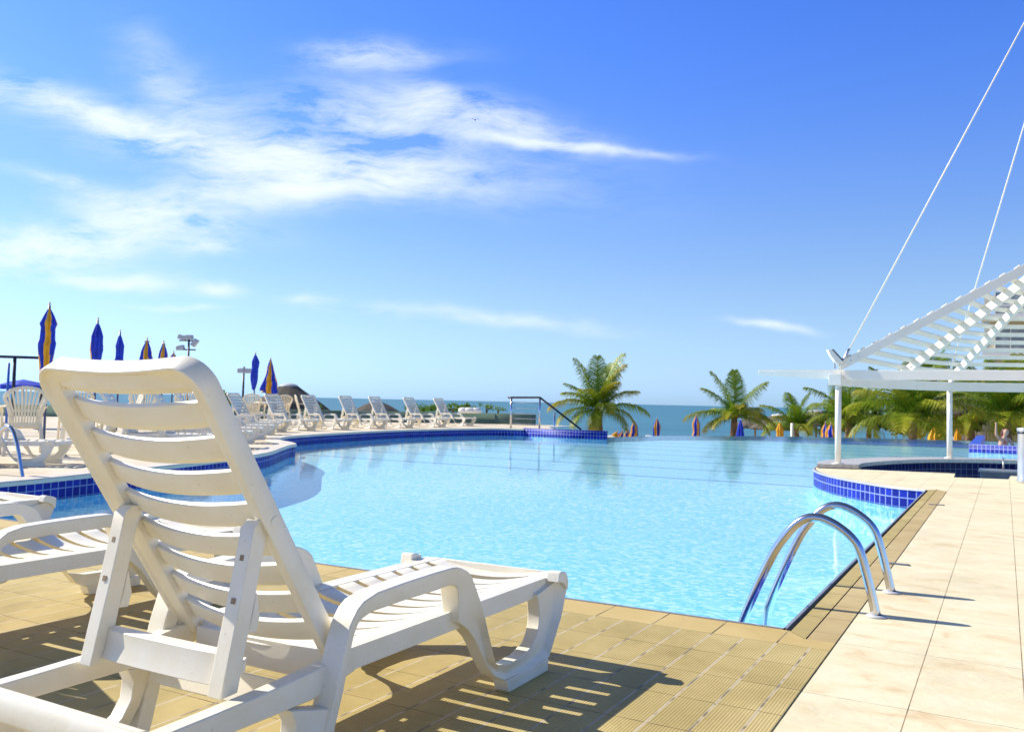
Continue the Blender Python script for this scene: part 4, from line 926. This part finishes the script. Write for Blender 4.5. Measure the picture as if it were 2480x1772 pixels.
def shrub(c, x, y, D, w_, h_, label, n=700, seed=0, base=None, cola=G1, colb=(.2, .34, .04), name='shrub', group=None, leaf=.07):
    rnd = random.Random(seed); p = P(c, x, y, D); gz = (p.z - .1) if base is None else base
    r = empty(name, (p.x, p.y, gz), 0, label, name, group)
    b = MB(); hh = p.z + h_ - gz
    for k in range(7):
        a = rnd.uniform(0, 6.28); q = w_ * .3 * rnd.random(); b.tube([(q * math.cos(a) * .3, q * math.sin(a) * .3, 0), (q * math.cos(a), q * math.sin(a), hh * .7)], [.02, .008], 5)
    b.build('stem', TRUNK, r)
    b = MB(); cl = [(rnd.uniform(-w_, w_) * .75, rnd.uniform(-.4, .4) * w_, hh - h_ + rnd.uniform(.25, .95) * h_, rnd.uniform(.2, .42)) for _ in range(max(6, int(9 * w_ / h_)))]
    for k in range(n):
        cx, cy, cz, cr = rnd.choice(cl); v = Vector((rnd.gauss(0, 1), rnd.gauss(0, 1), rnd.gauss(0, 1))).normalized() * (cr * h_ * 1.1) * rnd.random() ** .4
        q = Vector((cx, cy, cz)) + v; a = Vector((rnd.gauss(0, 1), rnd.gauss(0, 1), rnd.gauss(0, .6))).normalized(); bb = a.cross(Vector((rnd.gauss(0, 1), rnd.gauss(0, 1), rnd.gauss(0, 1)))).normalized()
        l = leaf * rnd.uniform(.6, 1.3); b.cur = mixc(cola, colb, rnd.random())
        b.add([q, q + a * l * .5 + bb * l * .3, q + a * l, q + a * l * .5 - bb * l * .3], [(0, 1, 2, 3)])
    b.build('foliage', LEAF, r, weld=False, recalc=False)
shrub('c2', 1690, 640, 36, .9, .26, 'light green leafy shrub on the wall left of the last lounger back', 1500, 1, group='shrubs behind the low wall')
shrub('c2', 1940, 640, 36, 1.2, .30, 'light green leafy shrub on the wall between the last lounger and the towel', 2000, 2, group='shrubs behind the low wall')
shrub('c2', 2200, 640, 37, .4, .3, 'small sprig of shrub on the wall right of the towel', 220, 3, group='shrubs behind the low wall')
shrub('c3', 20, 640, 37, .4, .2, 'tiny green sprig at the end of the low green wall', 160, 4, group='shrubs behind the low wall')
shrub('c2', 875, 622, 40, .3, .2, 'tiny shrub tip under the edge of the big thatched sunshade', 120, 5, group='shrubs behind the low wall')
shrub('c2', 105, 590, 26, .3, .32, 'dark green bush peeking between the foreground backrest and the first far lounger', 1400, 6, base=0, group=None, leaf=.1)
for (x, y, D, w_, h_, sd_, lb) in [(1250, 800, 62, 5.5, 1.4, 31, 'long dark hedge behind the palms between the pergola posts'), (1950, 800, 58, 5.0, 1.6, 32, 'bright hedge behind the palms right of the second pergola post'), (2450, 760, 62, 5, 2.6, 33, 'tall leafy hedge at the right frame edge')]:
    shrub('c4', x, y, D, w_, h_, lb, 7000, sd_, base=BG, cola=(.03, .07, .012), colb=(.12, .22, .03), name='hedge', leaf=.32)
b = MB(); p = P('c4', 450, 728, 55); b.tube([(p.x, p.y, BG), (p.x, p.y, p.z)], .09, 10); tag(b.build('white_post', PAINT), 'short white post in front of the small young palm', 'post')
for (c, x, y, lb) in (('c3', 912, 822, 'white lounger head poking above the pool edge left of the parasol cluster'), ('c3', 1232, 822, 'white lounger head poking above the pool edge left of the lone parasol')):
    p = P(c, x, y, 44); o = empty('beach_lounger', (p.x, p.y, BG), R(0), lb, 'sun lounger', 'white loungers below the infinity edge'); h = p.z - BG
    b = MB(); b.bar((-.25, 0, h - .04), (.30, 0, h - .18), .55, .07); b.build('backrest', PAINT, o, bevel=.02)
    b = MB(); b.bar((.30, 0, h - .2), (1.7, 0, h - .25), .55, .06); b.build('seat', PAINT, o, bevel=.02)
    for sx in (.3, 1.6):
        for sy in (-.22, .22): b = MB(); b.bar((sx, sy, 0), (sx, sy, h - .2), .05, .05, up=(0, 1, 0)); b.build('leg', PAINT, o)

# ------------------------------------------------------------------ pergola over the bar
pg = empty('bar_pergola', (-2.11, 13.52, .062), 0, 'white slatted pergola roof on two round posts over the curved bar, held by cables', 'pergola')
O = Vector((-2.11, 13.52, .062))
def add(mb, name, mt=PAINT, bevel=.004, parent=None, par_off=O):
    for i, v in enumerate(mb.v): mb.v[i] = (v[0] - par_off.x, v[1] - par_off.y, v[2] - par_off.z)
    o = mb.build(name, mt, parent or pg, bevel=bevel)
    return o
b1 = Vector((-2.11, 13.52, 0)); b2 = Vector((-.82, 16.78, 0))
for q in (b1, b2, Vector((1.6, 17.3, 0))):
    b = MB(); b.tube([(q.x, q.y, .062), (q.x, q.y, 1.24)], .043, 20); add(b, 'post', bevel=0)
ringb = cat([(-2.11, 13.52, 0), (-1.95, 14.6, 0), (-1.5, 15.72, 0), (-.82, 16.74, 0), (.3, 17.15, 0), (1.6, 17.3, 0), (3, 16.9, 0)], 3)
b = MB()
for a_, c_ in zip(ringb, ringb[1:]): b.bar(a_ + Vector((0, 0, 1.275)), c_ + Vector((0, 0, 1.275)), .07, .15)
add(b, 'ring_beam')
b = MB(); b.box(-2.23, -2.06, 13.42, 13.56, 1.20, 1.36); add(b, 'corner_block')
b = MB(); b.box(-2.08, 3.2, 13.60, 13.66, 1.285, 1.42); add(b, 'edge_beam')
b = MB(); b.add([(-3.28, 13.60, 1.345), (-2.8, 13.6, 1.31), (-2.085, 13.6, 1.285), (-2.085, 13.6, 1.415), (-3.28, 13.6, 1.415), (-3.28, 13.66, 1.345), (-2.8, 13.66, 1.31), (-2.085, 13.66, 1.285), (-2.085, 13.66, 1.415), (-3.28, 13.66, 1.415)],
              [(0, 1, 2, 3, 4), (9, 8, 7, 6, 5), (0, 5, 6, 1), (1, 6, 7, 2), (2, 7, 8, 3), (3, 8, 9, 4), (4, 9, 5, 0)]); add(b, 'overhang_beam')
# short slats lying on the overhang, seen end on
b = MB()
for k in range(7): x = -3.26 + k * .17; b.box(x, x + .13, 13.605, 14.9 - .08 * k, 1.4165, 1.428)
add(b, 'overhang_slats', bevel=0)
apex = far_at(2611, 583, 0.001); d_ = ray(2611, 583); apex = Vector((d_.x, d_.y, d_.z)) * (14.2 / d_.y) + Vector((0, 0, HCAM))
bases = [Vector((-2.11, 13.56, 1.47)), Vector((-1.52, 15.72, 1.40)), Vector((-.82, 16.80, 1.38)), Vector((.35, 17.2, 1.38)), Vector((1.7, 17.3, 1.38)), Vector((3.1, 16.9, 1.38))]
FRAC = 1.02
for k, q in enumerate(bases):
    b = MB(); e = q + (apex - q) * (1.0 if k else 1.05); b.bar(q, e, .055, .125); add(b, 'rafter')
ns = 15
for k in range(len(bases) - 1):
    q0, q1 = bases[k], bases[k + 1]
    for i in range(ns):
        t = .05 + .90 * i / ns
        a_ = q0 + (apex - q0) * t; c_ = q1 + (apex - q1) * t
        up = (apex - (q0 + q1) / 2).normalized(); nrm = (c_ - a_).cross(up).normalized(); nrm = -nrm if nrm.z < 0 else nrm
        off = nrm * .071
        ext = (c_ - a_).normalized() * (.02 if k else .024)
        b = MB(); b.bar(a_ + off - ext, c_ + off + ext * (0 if k < len(bases) - 2 else 1), .10 * (1 - .22 * t), .014, up=nrm); add(b, 'roof_slat', bevel=0)
mastp = Vector((1.13, 14.96, 8.38))
def cable(a_, b_, r_=.016):
    b = MB(); b.tube([a_, b_], r_, 8); add(b, 'stay_cable', PAINT, 0)
cable(Vector((-2.11, 13.52, 1.43)), mastp, .0115)
q = far_at(*px('c8', 1690, 980), 17.0); cable(q, mastp, .0115)
for q in (Vector((-2.11, 13.52, 1.43)), far_at(*px('c8', 1690, 980), 17.0)):
    d9 = (mastp - q).normalized(); b = MB(); b.tube([q + d9 * .05, q + d9 * .09, q + d9 * .30, q + d9 * .34], [.012, .024, .024, .012], 10); add(b, 'cable_fitting', STEEL, 0)
for q in (b1, b2):
    b = MB(); b.tube([(q.x, q.y, .0625), (q.x, q.y, .074)], .085, 24); add(b, 'post_base', PAINT, 0)
for q in bases[:3]:
    for dd in (.18, .30):
        c9 = q + (apex - q).normalized() * dd; sd9 = (apex - q).cross(Vector((0, 0, 1))).normalized()
        b = MB(); b.tube([c9 + sd9 * .0275, c9 + sd9 * .034], .012, 8); add(b, 'bolt', STEEL, 0)
b = MB(); b.tube([mastp, (1.13, 14.96, .0)], .09, 14); add(b, 'mast', PAINT, 0) if False else None
fl = empty('floodlight', (-2.14, 13.5, 1.43), R(20), 'small grey and white floodlight clamped on the pergola corner', 'floodlight')
b = MB(); b.bar((-.02, 0, .01), (-.02, 0, .12), .03, .02, up=(1, 0, 0)); b.build('bracket', LAMPGREY, fl)
b = MB(); b.add([(-.13, -.07, .28), (-.07, -.07, .28), (.09, -.07, .10), (0, -.07, .07), (-.09, -.07, .20), (-.13, .07, .28), (-.07, .07, .28), (.09, .07, .10), (0, .07, .07), (-.09, .07, .20)],
              [(0, 1, 2, 3, 4), (9, 8, 7, 6, 5), (0, 5, 6, 1), (1, 6, 7, 2), (2, 7, 8, 3), (3, 8, 9, 4), (4, 9, 5, 0)]); b.build('housing', PAINT, fl, bevel=.006)
b = MB(); b.bar((-.055, 0, .289), (.088, 0, .125), .11, .012, up=(.8, 0, .6)); b.build('lamp_glass', simple('lamp_glass', (.12, .14, .18), .1), fl)
# steel canister at the right frame edge
st_ = P('r2', 2262, 1290, 12.6); cn = empty('steel_canister', (st_.x + .04, st_.y, 0), 0, 'tall brushed steel canister at the right frame edge beside the bar sink', 'canister')
b = MB(); b.lathe([(0, 0.0), (.11, 0.0), (.12, .02), (.105, .05), (.10, .62), (.11, .64), (.11, .67), (0, .68)], 28); b.build('body', simple('canister_steel', (.55, .56, .58), .3, .6), cn)
b = MB(); b.lathe([(.102, .60), (.113, .605), (.113, .625), (.102, .63)], 28); b.build('rim_band', DARKMETAL, cn)

# ------------------------------------------------------------------ pool ladders
def ladder(x, y0, y1, mirror, label, water_z=-1.0, h=.39, group='steel pool ladders'):
    r = empty('pool_ladder', (x, (y0 + y1) / 2, 0), 0, label, 'pool ladder', group); s = -1 if mirror else 1
    for yy in (y0, y1):
        pr = [(0, 0), (-.03, .13), (-.066, .26), (-.10, .315), (-.15, .355), (-.20, .38), (-.245, .388), (-.29, .378), (-.335, .345), (-.375, .295), (-.42, .225), (-.49, .07), (-.555, -.10), (-.575, -.18), (-.58, -.3), (-.58, -.55)]
        pts = [Vector((s * a, yy - (y0 + y1) / 2, z * h / .388 if z > 0 else z)) for a, z in pr]
        b = MB(); b.tube(cat(pts, 4), .0195, 16); b.build('handrail', STEEL, r)
        b = MB(); b.lathe([(.02, .008), (.04, .006), (.043, .0), (.02, .0)], 20, c=(0, yy - (y0 + y1) / 2, 0.001)); b.build('floor_flange', CAPM, r)
    for k in range(2):
        b = MB(); z = -.33 - .2 * k; w_ = (y1 - y0) / 2; b.box(min(s * -.62, s * -.55), max(s * -.62, s * -.55), -w_, w_, z, z + .02); b.build('step', STEEL, r)
ladder(-.466, 3.99, 4.55, False, 'polished steel pool ladder arching over the near right corner of the pool')
ladder(-9.12, 4.55, 5.40, True, 'blue reflecting steel ladder rail at the left frame edge, in front of the tiled wall', h=.5)
for k, (x, y) in enumerate(((-.52, 5.40), (-.54, 9.0))):  # short cast shadows on the deck, built as thin dark strips
    o = empty('shadow_strip', (x, y, 0), 0, ('flat dark strip standing in for a short shadow on the pool edge behind the steel ladder', 'flat dark strip standing in for a short shadow on the pool edge near the blue tiled corner')[k], 'shadow strip', 'deck shadow strips')
    b = MB(); b.box(-.07, .06, -.016, .016, .001, .006); b.build('shadow_plate', simple_cache('shadow_strip_mat', simple('shadow_grey', (.17, .18, .22), .5, .3)), o, bevel=.002)
    b = MB(); b.tube([(.045, 0, .0061), (.045, 0, .009)], .006, 8); b.build('added_screw', STEEL, o)  # small stud added on top of the shadow strip

# ------------------------------------------------------------------ buildings at the right
BW = simple('cream_render', (.72, .66, .48), .8, var=.06, scale=.6); ROOFM = simple('dark_roof', (.05, .04, .04), .7); GLS = simple('window_glass', (.30, .34, .36), .15, var=.3, scale=2)
RED = simple('terracotta_panel', (.38, .07, .03), .6); WRED = simple('olive_shutter', (.22, .19, .08), .6)
ctr = P('r3', 1760, 1100, 58); hb = empty('hotel_building', (ctr.x, ctr.y, BG), YAW - R(30), 'cream hotel building with balconies seen through the pergola slats', 'building')
Wd = 14
def local_z(z): return z - BG
b = MB(); b.box(0, Wd, 0, 9, 0, local_z(6.4)); b.box(2.6, Wd, .3, 9, local_z(6.4), local_z(9.2)); b.build('wall', BW, hb, bevel=.02)
b = MB(); b.add([(2.0, -.5, local_z(9.0)), (Wd + .5, -.5, local_z(9.0)), (Wd + .5, 9.5, local_z(9.0)), (2.0, 9.5, local_z(9.0)), (5, 3, local_z(10.6)), (Wd - 2, 3, local_z(10.6))], [(0, 1, 5, 4), (1, 2, 5), (2, 3, 4, 5), (3, 0, 4), (0, 3, 2, 1)]); b.build('roof', ROOFM, hb)
for fl_ in range(4):
    z = local_z(-.3 + fl_ * 2.1)
    b = MB(); b.box(-.25, Wd + .1, -1.0, -.02, z, z + .16); b.build('balcony_slab', BW, hb)
    b = MB(); b.box(-.2, Wd, -.98, -.94, z + .85, z + .93); b.box(-.2, Wd, -.98, -.94, z + .16, z + .42); b.build('balcony_rail', PAINT, hb)
    for k in range(6):
        x = .45 + k * 2.3; f = MB(); f.box(x, x + 1.5, -.012, .05, z + .35, z + 1.75); fo = f.build('window', (GLS, RED, WRED)[k % 3 if k < 3 else 0], hb)
        f = MB(); f.box(x - .07, x - .005, -.05, .0, z + .3, z + 1.8); f.box(x + 1.505, x + 1.57, -.05, 0, z + .3, z + 1.8); f.box(x - .07, x + 1.57, -.05, 0, z + 1.805, z + 1.88); f.box(x + .73, x + .78, -.035, -.013, z + .35, z + 1.75); f.build('frame', PAINT, fo)
    for x in (-.1, 2.2, 4.5, 6.8, 9.1, 11.4): f = MB(); f.box(x, x + .28, -.95, -.72, z + .161, z + 2.099); f.build('pillar', BW, hb)
p = P('r2', 1400, 560, 60); lw = empty('beach_hut', (p.x, p.y, BG), YAW - R(10), 'pale lilac grey hut wall glimpsed between palms right of the second post', 'hut')
b = MB(); b.box(0, 3.2, 0, 3, 0, p.z + .55 - BG); b.build('wall', simple('lilac_render', (.50, .48, .55), .8), lw)
for k in range(3): b = MB(); b.box(.45 + k, .8 + k, -.02, .05, 1.0, p.z + .2 - BG); b.build('window', simple_cache('dkw', simple('dark_opening', (.10, .05, .06), .5)), lw)
b = MB(); b.box(-.2, 3.4, -.2, 3.2, p.z + .551 - BG, p.z + .75 - BG); b.build('roof', PAINT, lw)

# ------------------------------------------------------------------ bather on a red and white lounger
SKIN = simple('sunlit_skin', (.55, .30, .19), .55, var=.08); HAIR = simple('auburn_hair', (.10, .03, .02), .6, var=.3); REDC = simple('red_cloth', (.62, .03, .04), .7)
pp = P('r2', 1965, 985, 33); gz = pp.z - .62
bl = empty('red_lounger', (pp.x + .6 * math.cos(YAW), pp.y + .6 * math.sin(YAW), gz - .1), YAW + math.pi, 'red and white lounger under the bather behind the short tiled wall', 'sun lounger')
b = MB(); b.box(-.95, .85, -.3, .3, .28, .36); b.build('seat', PAINT, bl, bevel=.02)
b = MB(); b.box(-.75, .7, -.31, .31, .361, .43); b.build('cushion', REDC, bl, bevel=.03)
b = MB(); b.bar((-.78, 0, .36), (-1.2, 0, .78), .58, .07); b.build('backrest', PAINT, bl, bevel=.02)
b = MB(); b.bar((.75, 0, .38), (1.05, 0, .60), .58, .09); b.build('headroll', REDC, bl, bevel=.03)
for sx in (-.8, .7):
    for sy in (-.25, .25): b = MB(); b.box(sx - .03, sx + .03, sy - .03, sy + .03, -.6, .279); b.build('leg', PAINT, bl)
def skinned(name, mtl, pts, edges_, parent, sub=2):
    me = bpy.data.meshes.new(name); me.from_pydata([p_[0] for p_ in pts], edges_, []); o = bpy.data.objects.new(name, me); col.objects.link(o); o.parent = parent
    me.materials.append(mtl); sk_ = o.modifiers.new('skin', 'SKIN'); sk_.use_smooth_shade = True
    for v_, p_ in zip(me.skin_vertices[0].data, pts): v_.radius = (p_[1], p_[1] * (p_[2] if len(p_) > 2 else 1))
    me.skin_vertices[0].data[0].use_root = True
    ss = o.modifiers.new('sub', 'SUBSURF'); ss.levels = sub; ss.render_levels = sub
    return o
# seated, facing the pool side, leaning forward, one arm raised
pts = [((0, 0, .52), .15, 1), ((0, -.03, .68), .125, .9), ((.02, -.08, .86), .13, .8), ((.03, -.10, .95), .07, .9), ((.04, -.13, 1.02), .05), ((.05, -.16, 1.10), .085, 1.1), ((.05, -.17, 1.18), .085, 1.05), ((.05, -.16, 1.24), .05),
       ((-.14, -.09, .93), .055), ((-.26, -.14, 1.05), .042), ((-.27, -.16, 1.30), .033), ((-.27, -.16, 1.38), .03), ((-.27, -.15, 1.45), .03),
       ((.20, -.09, .92), .055), ((.27, -.18, .70), .042), ((.16, -.36, .56), .032), ((.12, -.42, .54), .028),
       ((-.09, -.12, .50), .10), ((-.13, -.48, .54), .075), ((-.13, -.58, .20), .05), ((-.13, -.60, -.02), .035), ((-.13, -.74, -.05), .03),
       ((.09, -.12, .50), .10), ((.13, -.48, .54), .075), ((.13, -.58, .20), .05), ((.13, -.60, -.02), .035), ((.13, -.74, -.05), .03)]
eds = [(0, 1), (1, 2), (2, 3), (3, 4), (4, 5), (5, 6), (6, 7), (2, 8), (8, 9), (9, 10), (10, 11), (11, 12), (2, 13), (13, 14), (14, 15), (15, 16), (0, 17), (17, 18), (18, 19), (19, 20), (20, 21), (0, 22), (22, 23), (23, 24), (24, 25), (25, 26)]
pe = empty('person', (pp.x, pp.y, gz - .14), YAW, 'sunbather in a red bikini with auburn hair sitting with one arm raised', 'person')
skinned('body', SKIN, pts, eds, pe)
skinned('hair', HAIR, [((.05, -.10, 1.24), .07), ((.05, -.03, 1.14), .10), ((.06, .02, 1.00), .085), ((.07, .04, .88), .06)], [(0, 1), (1, 2), (2, 3)], pe)
skinned('bikini', REDC, [((0, -.10, .82), .10), ((.05, -.13, .84), .10)], [(0, 1)], pe)

# ------------------------------------------------------------------ a bird high in the sky
p = far_at(1151, 291, 90); r = empty('bird', p, R(40), 'tiny dark bird flying high in front of the long cloud', 'bird')
b = MB(); b.lathe([(0, -.22), (.05, -.1), (.06, .05), (.03, .16), (0, .22)], 8); o = b.build('body', simple('dark_feather', (.05, .05, .06), .8), r); o.rotation_euler = (R(90), 0, 0)
for s in (1, -1):
    b = MB(); b.add([(0, -.06, .02), (0, .08, .02), (s * .25, .06, .12), (s * .25, -.05, .12), (s * .52, -.06, .04)], [(0, 1, 2, 3), (3, 2, 4)]); b.build('wing', o.data.materials[0], r)
